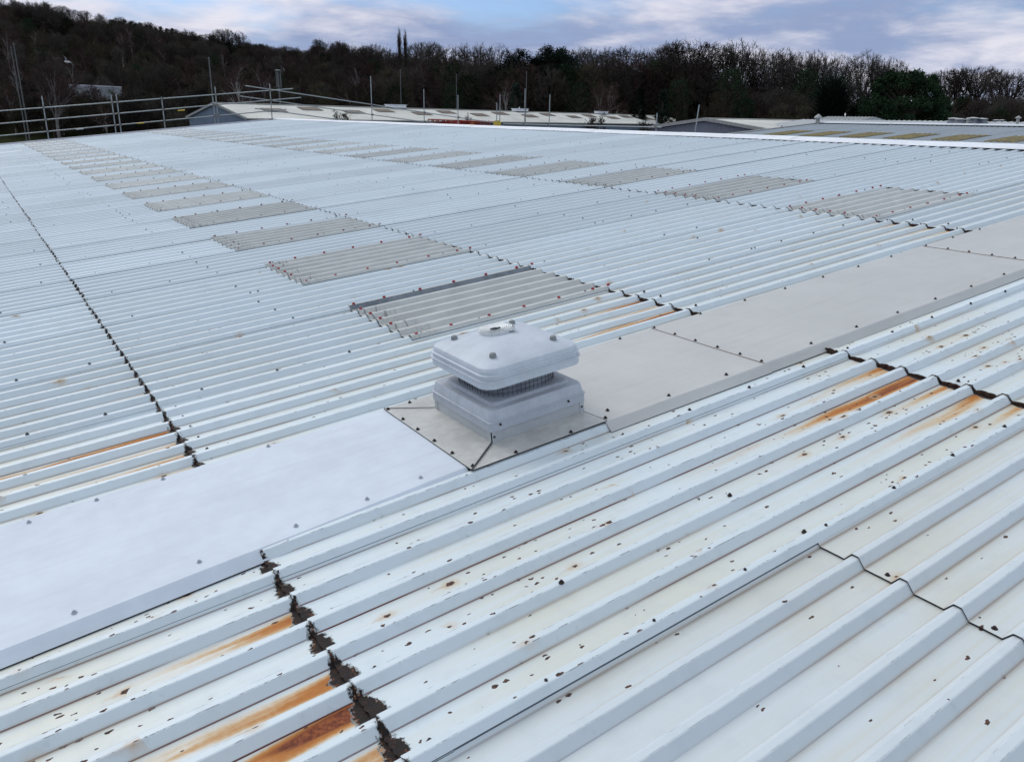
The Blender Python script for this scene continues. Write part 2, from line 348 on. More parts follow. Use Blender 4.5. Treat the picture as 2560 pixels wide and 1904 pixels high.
# ------------------------------------------------------------------ the warehouse roof we stand on (local: x up the slope, y along the ridge, z off the roof)
roof = thing('warehouse', 'large low-pitched warehouse with white ribbed roof sheets and rust-eaten laps, filling the foreground', 'warehouse', (0, 0, Z0), (0, -PHI, 0))
def yc(n): return 1.399 + n*P
L1, L1B, L2, L3, RB = .505, 2.061, 3.695, 7.04, 8.793
def ridge_u(y): return 12.45 + .0235*y
YEND = 42.0
J0, J1 = -4, 40
# patch size at each trough (m = index of the crest below it) / stain strength
A1 = {-1: .7, 0: .95, 1: 1.3, 2: 1.12, 3: .98, 4: 1.0, 5: .86, 6: .9, 11: .5, 12: .85, 13: .9, 14: .95, 15: 1.05, 16: .7, 17: .62, 18: .7, 19: .8, 20: .78, 21: .72, 22: .55, 23: .72, 24: .78, 25: .6, 26: .62}
T1 = {-1: .3, 0: .42, 1: 1.25, 2: .72, 3: .12, 4: .55, 5: .10, 6: .05, 12: .30, 13: .55, 14: .60, 15: 1.1, 16: .18, 17: .12, 18: .3, 19: .34, 20: .25, 21: .22, 22: .05, 23: .05, 24: .3}
A2 = {0: .62, 1: .7, 2: .72, 3: .8, 4: .66, 5: .5, 6: .35, 12: .5, 13: .62, 14: .5, 15: .55, 16: .35, 17: .3}
T2 = {0: .35, 1: .65, 2: .42, 3: 1.15, 4: .6, 5: .16, 6: .1, 12: .3, 13: 1.0, 14: .5, 15: .75, 16: .15, 17: .05, 25: .2, 26: .12, 27: .35}
A3 = {12: .4, 13: .5, 14: .5, 15: .5, 16: .5, 17: .45}
T3 = {12: .1, 13: .4, 14: .5, 15: .35, 16: .45, 17: .3}
def tab(t, m, far): return t.get(m, far if m > 26 else 0.)
def lap_vals(u, m):
    if abs(u-L1) < 6e-3: return tab(A1, m, max(.3, (.95 if m % 6 < 4 else .7)-.006*(m-26))), tab(T1, m, 0)
    if abs(u-L2) < 6e-3: return tab(A2, m, .12), tab(T2, m, 0)
    if abs(u-L3) < 6e-3: return tab(A3, m, .05), tab(T3, m, 0)
    return 0., 0.
HP = .0325
def sheet(j, u0, u1, kind, first, last):
    """one profiled sheet between two laps; material 0 paint, 1 cut edge, 2 seam, 3 shaded rooflight slope"""
    R = random.Random(int(j*977+u0*131)); near = j <= 5
    mb = MB(); n0 = 6*j; ypts = []
    gap = (.007 if j == 0 else R.uniform(.003, .005)) if j < 6 else R.uniform(.003, .010)
    if not first: u0 += R.uniform(-.004, .004)*(.3 if j < 3 else 1); jit = 1
    lift = .005 if kind == 'grp' else 0.
    nb = 7 if near else 2
    ypts.append((yc(n0)-.029, -.0235+gap))
    for n in range(n0, n0+7):
        g_ = gap if n == n0 else 0.
        if n > n0: ypts.append((yc(n)-.037, -HP))
        ypts += [(yc(n)-.0135, -.0016+g_), (yc(n)-.0095, g_), (yc(n)+.0095, g_), (yc(n)+.0135, -.0016+g_)]
        if n < n0+6:
            a, c = yc(n)+.037, yc(n+1)-.037
            ypts.append((a, -HP))
            for k in range(1, nb): ypts.append((a+(c-a)*k/nb, -HP))
    uu1 = u1 + (0 if last else .12)
    cuts = [0, .012, .03, .06, .1, .3] if near else [0, .05, .12]
    us = [u0+c for c in cuts]
    k = 1
    while us[-1]+.9 < uu1: us.append(us[-1]+.9)
    us.append(uu1)
    base = .008 if abs(u0-L1B) < 6e-3 else .004
    if abs(u0-L2) < 6e-3: curl = .016; base = .006
    elif abs(u0-L3) < 6e-3: curl = .016; base = .006
    elif abs(u0-L1) < 6e-3: curl = .004; base = .006
    elif abs(u0-RB) < .01: curl = .015; base = .006
    else: curl = .001
    if kind == 'grp': curl = .001; base = .006
    nz = lambda a, b: mnoise.noise((a, b, j*3.7))
    grid = []
    for iu, u in enumerate(us):
        row = []
        for y, z in ypts:
            f = (y-1.399)/P; m_ = math.floor(f); t = f-m_-.5; tr = max(0., 1-abs(t)/.44)
            ue = u; s = max(0., 1-(u-u0)/.1)
            dz = lift + base*max(0., 1-(u-u0)/max(.5, uu1-u0))
            if not first:
                cm = curl*(.55+.9*((m_*7919+13) % 97)/97)
                dz += cm*s*s*min(1, tr*1.6)*(1+.5*nz(y*60, 1.))
                if near and iu <= 1:
                    rag = lap_vals(u0, m_)[0]
                    ue += (.010*nz(y*55, 5.)+.006*nz(y*140, 9.))*min(1, rag)*(1 if iu == 0 else .6)
            if last: ue = min(u, ridge_u(y)) if iu < len(us)-1 else ridge_u(y)+.08
            row.append((ue, y, z+dz))
        grid.append(mb.add(*row))
    tone, dirtv = R.random(), (1.15 if j < 0 else 1. if j < 3 else .7 if j < 6 else .42)
    spot = {-1: .22, -2: .12, 0: 1., 1: .75, 2: .38, 3: .32}.get(j, .22 if j < 8 else .16)
    if u0 > 3 and j > 0: spot *= .6
    if u0 >= L3-.01: dirtv *= .5
    for iu in range(len(us)-1):
        for iy in range(len(ypts)-1):
            ym = (ypts[iy][0]+ypts[iy+1][0])/2; m_ = math.floor((ym-1.399)/P)
            rt, rs = lap_vals(u1, m_) if not last else (0, 0)
            rb = lap_vals(u0, m_)[0] if not first else 0
            if u1 == L2 and j >= 3 and (j-3) % 2 == 0: rt = rs = 0
            a = dict(utop=u1, ubot=u0, rt=rt, rs=rs, rb=rb*(.35 if abs(u0-L2) < 6e-3 else 1), ln=min(1, (.5 if (j < 2 and u0 < L2) else .12)*(.5 if kind == 'new' else 1)+rs*.5) if j < 5 else .03+rs*.3, spot=spot, tone=tone, dirt=dirtv)
            mi = 0
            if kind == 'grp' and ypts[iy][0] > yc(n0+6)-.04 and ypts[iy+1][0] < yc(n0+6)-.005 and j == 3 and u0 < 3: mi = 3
            mb.face((grid[iu][iy], grid[iu+1][iy], grid[iu+1][iy+1], grid[iu][iy+1]), mi, a)
    if not first:                                       # visible thickness of the lap edge
        low = []
        for i in grid[0]:
            x, y, z = mb.v[i]; f = (y-1.399)/P; t = f-math.floor(f)-.5
            zb = -HP if abs(t) < .278 else -HP*max(0, (.5-abs(t)-.065)/.157) if abs(t) < .435 else 0
            low.append((x+.004, y, min(z-.003, zb-.001)))
        L = mb.add(*low)
        for iy in range(len(L)-1):
            ym = (ypts[iy][0]+ypts[iy+1][0])/2; eaten = lap_vals(u0, math.floor((ym-1.399)/P))[0] > .3
            mb.face((L[iy], grid[0][iy], grid[0][iy+1], L[iy+1]), 4 if eaten else 1)
    sl = mb.add(*[(mb.v[r[0]][0], mb.v[r[0]][1]+.001, mb.v[r[0]][2]-gap-.001) for r in grid])
    for iu in range(len(us)-1): mb.face((sl[iu], sl[iu+1], grid[iu+1][0], grid[iu][0]), 2)
    base_m = {'grp': M['grp'], 'new': M['newroof']}.get(kind, M['roof'] if j < 6 else M['farroof'])
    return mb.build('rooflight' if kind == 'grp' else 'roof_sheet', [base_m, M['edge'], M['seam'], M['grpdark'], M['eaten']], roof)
def cap_mesh():
    mb = MB(); mb.lathe((0, 0, 0), [(.013, -.002), (.0125, .006), (.0095, .013), (.004, .0155)], 8); return mb.mesh('fixing_cap', M['red'], True)
CAPM = cap_mesh(); CAPF = CAPM.copy(); CAPF.materials[0] = mat('faded_cap', (.16, .05, .05), .6)
def screw_mesh(name, mats):
    mb = MB(); mb.lathe((0, 0, 0), [(.0095, -.002), (.0095, .0015), (.007, .003)], 10, 0); mb.lathe((0, 0, 0), [(.0052, .003), (.0052, .0085), (.004, .0095)], 6, 1)
    return mb.mesh(name, mats)
SCREW = screw_mesh('screw', [M['screw'], M['screw']]); SCREWG = screw_mesh('screw', [M['washer'], M['screw']]); M['coatscrew'] = mat('coated_screw', (.40, .43, .48), .6); SCREWC = screw_mesh('screw', [M['coatscrew'], M['coatscrew']])
def crest_stuff(name, pts, me, parent):                 # far fixings joined into one part
    mb = MB(); vs = [tuple(q.co) for q in me.vertices]; fs = [tuple(q.vertices) for q in me.polygons]
    for x, y, z in pts:
        i = mb.add(*[(a+x, b_+y, c+z) for a, b_, c in vs]); o0 = i[0]
        for f in fs: mb.face([o0+k for k in f])
    o = mb.build(name, me.materials[0], parent); o['kind'] = 'stuff'; return o
CAPU = [2.103, 2.354, 2.656, 2.956, 3.262, 3.575, 3.715]
for j in range(J0, J1):
    rl = j >= 3 and (j-3) % 2 == 0
    if j < 0: segs = [(-3, L1B, 'new'), (L1B, 5.6, 'new'), (5.6, 20, 'new')]
    elif rl: segs = [(-3, L1, 's'), (L1, 2.053, 's'), (2.053, L2, 'grp'), (L2, L3, 's'), (L3, RB, 'grp'), (RB, 20, 's')]
    else: segs = [(-3, L1, 's'), (L1, L2, 's'), (L2, L3, 's'), (L3, 20, 's')]
    for k, (a, c, kd) in enumerate(segs):
        last = k == len(segs)-1
        o = sheet(j, a, ridge_u(yc(6*j+3)) if last else c, kd, k == 0, last)
        if kd == 'grp':
            us = [u-2.053+a if a > 5 else u for u in CAPU]
            pts = [(u+random.uniform(-.012, .012), yc(n), .008 if n == 6*j else .009) for u in us for n in (6*j, 6*j+6)]
            pts += [(a+.025, yc(n), .009) for n in range(6*j+2, 6*j+6)] if j < 6 else []
            if j <= 9:
                for q in pts: obj('fixing_cap', CAPM if j < 7 else CAPF, o, q)
            else: crest_stuff('fixing_caps', pts, CAPF, o)
        else: o['label'] = 'grey-white newer ribbed sheet' if kd == 'new' else 'white ribbed sheet'
# dark screws on the nearer sheets, at their places; the far rows joined
def h2(u, v): return u*S, v*S
sc = [(1.641, .902), (1.380, .902), (1.353, .937), (1.114, .903), (.857, .902), (.601, .902), (.795, 1.112), (1.346, .73), (1.346, .518), (1.352, 1.154), (1.9, .902), (2.16, .902), (2.42, .902), (2.42, 1.36), (2.43, 1.25), (2.43, 1.14), (2.43, 1.465)]
sc += [(1.62, 1.551), (1.885, 1.548), (2.155, 1.547), (2.408, 1.554), (2.671, 1.549), (2.926, 1.545), (3.197, 1.54), (3.463, 1.537), (1.355, 1.578), (1.358, 1.558)]
def roof_z(v):
    f = (v*S-1.399)/P; t = f-math.floor(f)-.5
    return -HP if abs(t) < .278 else (0 if abs(t) > .43 else -HP*(1-(abs(t)-.278)/.155))
for u, v in sc: x, y = h2(u, v); obj('screw', SCREW, roof, (x, y, roof_z(v)+.007))
for u, v in [(.389, 1.564), (.385, 1.36), (.383, 1.145), (.383, .931), (.385, .72)]: x, y = h2(u, v); obj('screw', SCREWG, roof, (x, y, roof_z(v)+.006))
for n in (14, 16, 18, 20, 13, 15, 17): obj('screw', SCREW, roof, (L1+.08, yc(n)+P/2, -HP+.006))
for n in range(13, 19): obj('screw', SCREW, roof, (L3+.09, yc(n)+(P/2 if n % 2 else 0), (-HP if n % 2 else 0)+.009))
for n in (0, 2, 13, 15, 16): obj('screw', SCREW, roof, (L2+.07, yc(n)+(0 if n > 6 else P/2), (0 if n > 6 else -HP)+.012))
far = []
for j in range(3, J1):
    for u in np.arange(-1.5, 12.2, .45 if j < 12 else .6):
        if random.random() < .62: far.append((u+random.uniform(-.05, .05), yc(6*j), .008))
    for u in (1.6, 5.35, 8.85, 10.9):
        for n in range(6*j, 6*j+6):
            if random.random() < .42: far.append((u+random.uniform(-.02, .02), yc(n)+(P/2 if n % 2 else 0), (-HP if n % 2 else 0)+.006))
crest_stuff('roof_fixings', far, SCREWG, roof)
# ridge capping in lengths
y = -5.2; k = 0
while y < YEND:
    y2 = min(y+3.0, YEND); mb = MB()
    def R_(yy, du, z): return (ridge_u(yy)+du, yy, z)
    oz = .004*(k % 2); ya, yb = y-(.06 if k else 0), y2
    prof = [(-.035, .004+oz), (-.025, .018+oz), (.17, .040+oz), (.19, .052+oz), (.21, .040+oz), (.40, -.062+oz), (.402, -.075+oz)]
    A = mb.add(*[R_(ya, d, z) for d, z in prof]); B = mb.add(*[R_(yb, d, z) for d, z in prof])
    for i in range(len(prof)-1): mb.face((A[i], A[i+1], B[i+1], B[i]))
    D = mb.add(R_(ya, .05, -.034), R_(yb, .05, -.034), R_(yb, .05, .022), R_(ya, .05, .022)); mb.face(D, 1)
    mb.build('ridge_cap', [M['ridge'], M['edge']], roof); y = y2; k += 1
mb = MB(); mb.box((.6, 34.15, .012), (2.1, .32, .012)); mb.box((.6, 33.98, -.004), (2.1, .02, .04)); mb.build('flashing_sheet', M['ridge'], roof, label='short bright white strip at the far left of the roof')
# far slope, verge trims and walls
mt, T, b = newmat('far_slope_paint')
b.inputs['Roughness'].default_value = .45; co = T.new('ShaderNodeTexCoord').outputs['Object']
T.put(b.inputs['Base Color'], T.mix(T.noise(co, 2., 4, .6), (.58, .62, .66), (.70, .74, .78))); M['slope'] = mt
def far_u(d): return (math.cos(-2*PHI)*d, math.sin(-2*PHI)*d)        # down the other side, in roof coordinates
def ribs(mb, y0, y1, fx, pitch=P, amp=HP):
    """ribbed surface: fx(y, z) -> list of points from low to high"""
    rows = []; y = y0
    while y < y1:
        for dy, z in ((0, 0), (.02, 0), (.037, -amp), (.130, -amp), (.147, 0)):
            if y+dy*pitch/P <= y1: rows.append(mb.add(*fx(y+dy*pitch/P, z)))
        y += pitch
    for A, B in zip(rows, rows[1:]):
        for k in range(len(A)-1): mb.face((A[k], A[k+1], B[k+1], B[k]))
mb = MB(); ribs(mb, -5.5, 20.0, lambda y, z: [(ridge_u(y)+.2+far_u(d)[0], y, z-.012+far_u(d)[1]) for d in (0, 6.1)])
mb.build('roof_slope', M['slope'], roof)
mb = MB(); ribs(mb, 20.0, YEND, lambda y, z: [(ridge_u(y)+.2+far_u(d)[0], y, z-.012+far_u(d)[1]) for d in (0, 14.)])
mb.build('roof_slope', M['slope'], roof)
mb = MB(); mb.box((4.9, YEND+.03, -.03), (16.6, .10, .14)); mb.build('verge_trim', M['ridge'], roof)
M['wallgrey'] = mat('wall_cladding', (.30, .34, .38), .55, var=.08, scale=1.5)
def wall_part(pts, parent, inv, name='wall', m_='wallgrey'):
    mb = MB(); mb.poly(*[inv@Vector(q) for q in pts]); return mb.build(name, M[m_], parent)
inv = Matrix.LocRotScale(Vector((0, 0, Z0)), Matrix.Rotation(-PHI, 3, 'Y'), None).inverted()
RXr = ridge_u(40)*math.cos(PHI); zr = Z0+ridge_u(40)*math.sin(PHI)-.07
wall_part([(-2.9, YEND-.05, 0), (27.2, YEND-.05, 0), (27.2, YEND-.05, 5.85), (RXr+.2, YEND-.05, zr), (-2.9, YEND-.05, 5.6)], roof, inv)
wall_part([(-2.9, -5.6, 0), (-2.9, YEND-.05, 0), (-2.9, YEND-.05, 5.62), (-2.9, -5.6, 5.62)], roof, inv)
wall_part([(27.2, 20, 0), (27.2, YEND-.05, 0), (27.2, YEND-.05, 5.8), (27.2, 20, 5.8)], roof, inv)

# ------------------------------------------------------------------ flashings
M['coat'] = mat('white_coating', (.655, .715, .785), .6, spec=.3, var=.055, scale=1.6, bump=.06, wave=.4, streak=.12)
M['flash'] = mat('weathered_flashing', (.535, .535, .515), .45, var=.04, scale=1.3, bump=.05, wave=.25, streak=.16)
M['soaker'] = mat('soaker_sheet', (.55, .55, .52), .42, var=.11, scale=4, bump=.05, wave=.35, streak=.2)
M['rust'] = mat('flaking_rust', (.16, .05, .022), .9, var=.4, scale=30, bump=.5)
M['gap'] = mat('dark_gap', (.02, .022, .025), .9)
def flashing(u0, u1, fold0, fold1, y2, z, m_, drop=True, zlow=0.003, label=None):
    """flat sheet on the crests, folded down over the near rib"""
    mb = MB(); n = 24
    def pr(u):
        f = (u-u0)/(u1-u0); fo = fold0+(fold1-fold0)*f; dz = z+.004*(1-f)*0
        wob = .0025*mnoise.noise((u*3, fo, 2))
        return [(u, fo-.043, -HP+.004+zlow), (u, fo-.008, z-.006+wob), (u, fo, z+wob), (u, fo+(y2-fo)*.25, z+.002*mnoise.noise((u*2, 1, 5))), (u, fo+(y2-fo)*.5, z+.003*mnoise.noise((u*2, 3, 5))), (u, fo+(y2-fo)*.75, z+.002*mnoise.noise((u*2, 6, 5))), (u, y2, z), (u, y2+.012, z-.012)]
    rows = [mb.add(*pr(u0+(u1-u0)*k/n)) for k in range(n+1)]
    for A, B in zip(rows, rows[1:]):
        for k in range(len(A)-1): mb.face((A[k], B[k], B[k+1], A[k+1]))
    # lower-end thickness, and a dark strip painted as the near fold's shadow
    E0 = mb.add(*[(x+.002, y_, zz-.005) for x, y_, zz in [mb.v[i] for i in rows[0]]])
    for k in range(len(E0)-1): mb.face((E0[k], rows[0][k], rows[0][k+1], E0[k+1]), 1)
    near = mb.add(*[(mb.v[r[0]][0], mb.v[r[0]][1]+.003, mb.v[r[0]][2]-.012) for r in rows])
    for k in range(len(near)-1): mb.face((near[k], near[k+1], rows[k+1][0], rows[k][0]), 2)
    o = mb.build('flashing_sheet', [M[m_], M['rust'], M['gap']], roof, smooth=False)
    if label: o['label'] = label
    return o
fl = flashing(-3, .906*S, 1.555*S, 1.683*S, 2.198*S, .0105, 'coat', label='white coated flat sheet running down from the ventilator')
for u, v in [(-.11, 2.17), (.22, 2.185), (.52, 2.19), (.2, 1.69), (.43, 1.695), (.62, 1.70), (-.06, 1.67), (.05, 2.18), (.78, 1.71)]: x, y = h2(u, v); obj('screw', SCREWC, fl, (x, y, .0115), None)
f1 = flashing(1.372*S, 2.085*S, 1.652*S, 1.645*S, 2.203*S, .0120, 'flash', label='grey flat sheet beside the ventilator')
f2 = flashing(2.079*S, 3.99*S, 1.648*S, 1.640*S, 2.203*S, .0155, 'flash', label='long grey flat sheet with a rusty lower joint')
f3 = flashing(3.984*S, ridge_u(3)-.02, 1.640*S, 1.62*S, 2.2*S, .0190, 'flash')
for o, z, lst in ((f1, .0130, [(1.389, 1.672), (1.647, 1.667), (1.911, 1.667), (1.907, 2.196), (1.43, 1.71), (1.64, 2.196)]),
                  (f2, .0165, [(2.086, 1.666), (2.352, 1.664), (2.622, 1.664), (2.88, 1.658), (3.146, 1.657), (3.412, 1.652), (3.685, 1.652), (2.088, 2.197), (2.087, 2.082), (2.088, 1.976), (2.09, 1.869), (2.09, 1.764), (2.348, 2.197), (2.618, 2.196), (2.879, 2.192), (3.149, 2.192), (3.416, 2.19), (3.688, 2.19)]),
                  (f3, .0200, [(3.995, 2.19), (3.995, 2.076), (3.995, 1.97), (3.995, 1.86), (3.997, 1.755), (4.25, 2.19), (4.52, 2.19), (3.96, 1.655), (4.23, 1.655), (4.5, 1.655)])):
    for u, v in lst: x, y = h2(u, v); obj('screw', SCREW, o, (x, y, z))

# ------------------------------------------------------------------ ventilator
VX, VY = 1.2*S, 1.917*S
R3 = Matrix.Rotation(-PHI, 3, 'Y')
def on_roof(x, y, z=0): return R3@Vector((x, y, z)) + Vector((0, 0, Z0))
vent = thing('roof_ventilator', 'square grey plastic roof ventilator with domed hood over a wire mesh, on a flashed kerb', 'ventilator', on_roof(VX, VY, .0125), (0, -PHI, 0))
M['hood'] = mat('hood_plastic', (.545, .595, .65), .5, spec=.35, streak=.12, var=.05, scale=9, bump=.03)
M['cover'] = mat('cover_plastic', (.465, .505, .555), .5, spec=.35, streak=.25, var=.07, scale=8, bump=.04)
M['kerb'] = mat('kerb_sheet', (.50, .53, .545), .4, var=.06, scale=5)
M['knob'] = mat('knob_rubber', (.25, .27, .27), .55)
M['wire'] = mat('wire_mesh', (.035, .037, .042), .6)
M['inner'] = mat('fan_housing', (.27, .30, .35), .5, var=.2)
mb = MB()
mb.loft([(.240, .05, .266), (.264, .066, .255), (.270, .07, .2555), (.2705, .07, .2870), (.2755, .072, .2885), (.2755, .072, .292), (.2670, .07, .295), (.2670, .07, .3125), (.2720, .071, .314), (.2715, .071, .3175), (.2640, .07, .3205), (.2635, .07, .334), (.258, .07, .3445), (.243, .07, .3525), (.205, .075, .363), (.150, .07, .3755), (.09, .05, .385), (.03, .02, .390)], 8)
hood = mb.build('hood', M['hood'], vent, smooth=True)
mb = MB(); mb.loft([(.24, .05, .268), (.246, .05, .2675)], 8, cap_bot=True, cap_top=False); mb.build('hood_underside', M['inner'], hood)
mb = MB(); mb.lathe((0, 0, 0), [(.0165, -.004), (.0155, .010), (.0135, .0155), (.009, .018)], 12); KN = mb.mesh('bolt_cap', M['knob'], True)
for a, c in ((-1, -1), (1, -1), (-1, 1), (1, 1)): obj('bolt_cap', KN, hood, (a*.166, c*.170, .3680))
mb = MB()
mb.loft([(.262, .012, .062), (.2685, .014, .061), (.2678, .016, .100), (.2725, .018, .1015), (.2725, .018, .105), (.2650, .018, .1075), (.2575, .022, .150), (.2555, .024, .1540), (.250, .026, .1555), (.228, .03, .1545), (.222, .03, .1560), (.2135, .035, .1690), (.206, .04, .171), (.165, .08, .172)], 6)
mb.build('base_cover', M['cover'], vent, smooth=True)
kb = MB()
kb.loft([(.259, .006, -.004), (.259, .006, .0665)], 2, cap_top=True); kerb = kb.build('kerb', M['kerb'], vent)
for sx_, sy_ in ((-1, -1), (1, -1), (-1, 1), (1, 1)):           # folded corner brackets
    mb = MB(); mb.box((sx_*.248, sy_*.2605, .030), (.024, .003, .066)); mb.box((sx_*.2605, sy_*.248, .030), (.003, .024, .066)); br = mb.build('corner_bracket', M['kerb'], vent)
    mb = MB(); mb.tube((sx_*.247, sy_*.262, .034), (sx_*.247, sy_*.266, .034), .006, n=8); mb.build('rivet', M['washer'], br)
for x, z in ((.165, .088), (-.215, .088), (.0, .0)):
    if z: mb = MB(); mb.tube((x, -.266, z), (x, -.2755, z), .0065, .004, 8); mb.build('screw', M['screw'], vent)
mb = MB()                                                        # guard: welded wire, a rounded square band
def rsq(h, r, t):                                                # point at parameter t in [0,1) round a rounded square
    seg = [(h-r)*2, r*PI/2]*4; tot = sum(seg); d = t*tot
    for k, L in enumerate(seg):
        if d <= L: break
        d -= L
    q = k//2; ang = q*PI/2
    if k % 2 == 0: p = Vector((h, -(h-r)+d, 0))
    else: p = Vector((h-r+r*math.cos(d/r), h-r+r*math.sin(d/r), 0))
    return Matrix.Rotation(ang, 3, 'Z')@p
NW = 60; gh, gr_ = .200, .13
ring = [rsq(gh, gr_, k/NW) for k in range(NW)]
for q in ring: mb.tube(q+Vector((0, 0, .165)), q+Vector((0, 0, .275)), .0012, n=4, caps=False)
for z in (.168, .188, .208, .228, .248, .268):
    for a, c in zip(ring, ring[1:]+ring[:1]): mb.tube(a+Vector((0, 0, z)), c+Vector((0, 0, z)), .0012, n=4, caps=False)
mb.build('wire_guard', M['wire'], vent)
mb = MB(); mb.loft([(.182, .12, .166), (.180, .12, .20), (.172, .12, .27)], 8, cap_top=True); mb.build('fan_housing', M['inner'], vent, smooth=True)
# four mitred soaker flanges
x0, x1, y0, y1 = .905*S-VX, 1.379*S-VX, 1.652*S-VY, 2.203*S-VY; k = .2585
for name, pts in (('a', [(x0, y0), (x1, y0), (k, -k), (-k, -k)]), ('b', [(x1, y1), (x0, y1), (-k, k), (k, k)]), ('c', [(x0, y1), (x0, y0), (-k, -k), (-k, k)]), ('d', [(x1, y0), (x1, y1), (k, k), (k, -k)])):
    mb = MB(); z = {'a': .0025, 'b': .0025, 'c': .0045, 'd': .0045}[name]; n = len(pts)
    A = mb.add(*[(x, y, z) for x, y in pts[:2]], *[(x, y, z+.003) for x, y in pts[2:]]); B = mb.add(*[(x, y, z-.004) for x, y in pts])
    mb.face(A)
    for q in range(n): mb.face((B[q], B[(q+1) % n], A[(q+1) % n], A[q]), 1)
    so = mb.build('soaker_flange', [M['soaker'], M['gap']], vent)
    L = {'a': [(.31, .012), (.72, .012)], 'c': [(.03, .012), (.22, .014), (.4, .014), (.59, .014), (.78, .014), (.97, .02)], 'b': [(.5, .02), (.82, .02)], 'd': [(.2, .01), (.6, .01)]}[name]
    P0, P1 = Vector((*pts[0], z)), Vector((*pts[1], z)); inn = Vector((0, 0, 0))-(P0+P1)/2; inn.z = 0; inn.normalize()
    for f, d in L: obj('screw', SCREW, so, P0.lerp(P1, f)+inn*d+Vector((0, 0, .001)))
# mitre seal and bracket seal
mb = MB()
for (a, c) in ((Vector((x0, y0, .006)), Vector((-k, -k, .012))), (Vector((x0, y1, .006)), Vector((-k, k, .012)))):
    prev = None
    for i in range(9):
        q = a.lerp(c, i/8)+Vector((mnoise.noise((i, 0, 0))*.004, mnoise.noise((i, 5, 0))*.004, 0))
        if prev is not None: mb.tube(prev, q, .0035 if a.y < 0 else .0018, n=5)
        prev = q
    mb.tube((-k-.002, -k-.002, .01), (-k-.004, -k-.004, .06), .003, n=5)
mb.build('mitre_seal', mat('black_mastic', (.05, .055, .055), .7), vent)
# coil of tape left on the hood
M['tape'] = mat('white_tape', (.76, .78, .77), .5, var=.1, scale=40)
M['tapeedge'] = mat('tape_groove_dark', (.16, .17, .16), .6)  # darker inner faces mark the grooves between turns
ct = thing('tape_coil', 'flat coil of white tape lying on the ventilator hood', 'tape', on_roof(VX+.012, VY+.085, .0125+.392), (math.radians(-5), -PHI+math.radians(1), .3))
mb = MB(); turns, r0, r1_ = 6, .026, .086; N_ = turns*36; prev = None
for i in range(N_+1):
    f = i/N_; a = f*turns*2*PI; r = r0+(r1_-r0)*f; zz = .008+.0035*f
    cur = []
    for rr, z in ((r-.0040, -.010), (r+.0040, -.010), (r+.0040, zz), (r-.0040, zz-.002)): cur.append(Vector((rr*math.cos(a), rr*math.sin(a)*.92, z)))
    I = mb.add(*cur)
    if prev:
        for q in range(4): mb.face((prev[q], prev[(q+1) % 4], I[(q+1) % 4], I[q]), 1 if q == 3 else 0)
    prev = I
mb.build('coil', [M['tape'], M['tapeedge']], ct)
mb = MB(); pts = [(.078, .0, .004), (.07, -.05, .002), (.05, -.085, .0), (.025, -.1, .0), (.0, -.075, .001)]
for a, c in zip(pts, pts[1:]): mb.poly(a, c, (c[0], c[1], c[2]+.012), (a[0], a[1], a[2]+.012))
mb.poly((.03, -.06, .001), (.06, -.07, .001), (.02, -.105, .001), (.0, -.075, .001)); mb.build('tape_end', M['tape'], ct)

# ------------------------------------------------------------------ scaffold guard rails round the far gable
M['tube'] = mat('galvanised_tube', (.30, .33, .335), .5, metal=.35, var=.12, scale=9)
M['coupler'] = mat('coupler_steel', (.16, .16, .15), .6, metal=.4)
M['yellow'] = mat('yellow_band', (.55, .40, .05), .6); M['whiteband'] = mat('white_tag', (.6, .62, .6), .6)
def scaffold(label, standards, rails, tags=()):
    o = thing('scaffold_guardrail', label, 'scaffold', (standards[0][0], standards[0][1], 0), group='guard rails round the far gable')
    O = Vector(o.location)
    for x, y, za, zb, dx in standards:
        mb = MB(); mb.tube(Vector((x, y, za))-O, Vector((x+dx, y, zb))-O, .026, n=8); mb.build('standard', M['tube'], o)
    for a, c in rails:
        mb = MB(); mb.tube(Vector(a)-O, Vector(c)-O, .0255, n=8); r = mb.build('rail', M['tube'], o)
        a, c = Vector(a), Vector(c)
        for x, y, za, zb, dx in standards:
            d = (c-a); f = (Vector((x, y, 0))-Vector((a.x, a.y, 0))).dot(Vector((d.x, d.y, 0)))/max(1e-6, d.x**2+d.y**2)
            q = a.lerp(c, f)
            if 0 <= f <= 1 and za < q.z < zb and math.hypot(q.x-x, q.y-y) < .3:
                mb = MB(); mb.box(q-O+Vector((0, -.02, 0)), (.10, .12, .09)); mb.build('coupler', M['coupler'], r)
    for p_, m_ in tags:
        mb = MB(); mb.tube(Vector(p_)-O-Vector((.16, 0, .016)), Vector(p_)-O+Vector((.16, 0, .016)), .030, n=8); mb.build('tag', M[m_], o)
GY = 42.35
std = [(3.2, 5.7, 8.18, 0), (6.0, 5.9, 8.30, 0), (6.22, 5.9, 8.36, 0), (8.18, 6.2, 8.28, 0), (10.7, 6.4, 8.83, 0), (10.55, 6.4, 8.35, 0), (13.42, 6.5, 9.05, 0)]
rails = [((-4, GY-.05, 6.95), (14.6, GY-.05, 8.86)), ((-4, GY-.05, 6.41), (15.0, GY-.05, 8.44)), ((-4, GY-.05, 5.92), (14.2, GY-.05, 7.84))]
scaffold('galvanised tube guard rail climbing the gable edge at the left', [(x, GY, a, c, d) for x, a, c, d in std], rails, [((9.0, GY-.06, 7.69), 'yellow'), ((4.5, GY-.06, 6.80), 'whiteband'), ((7.1, GY-.06, 7.08), 'yellow')])
std = [(19.05, 6.0, 9.66, 0), (22.3, 6, 9.09, 0), (24.55, 6, 8.84, 0), (27.5, 5.5, 8.97, 0)]
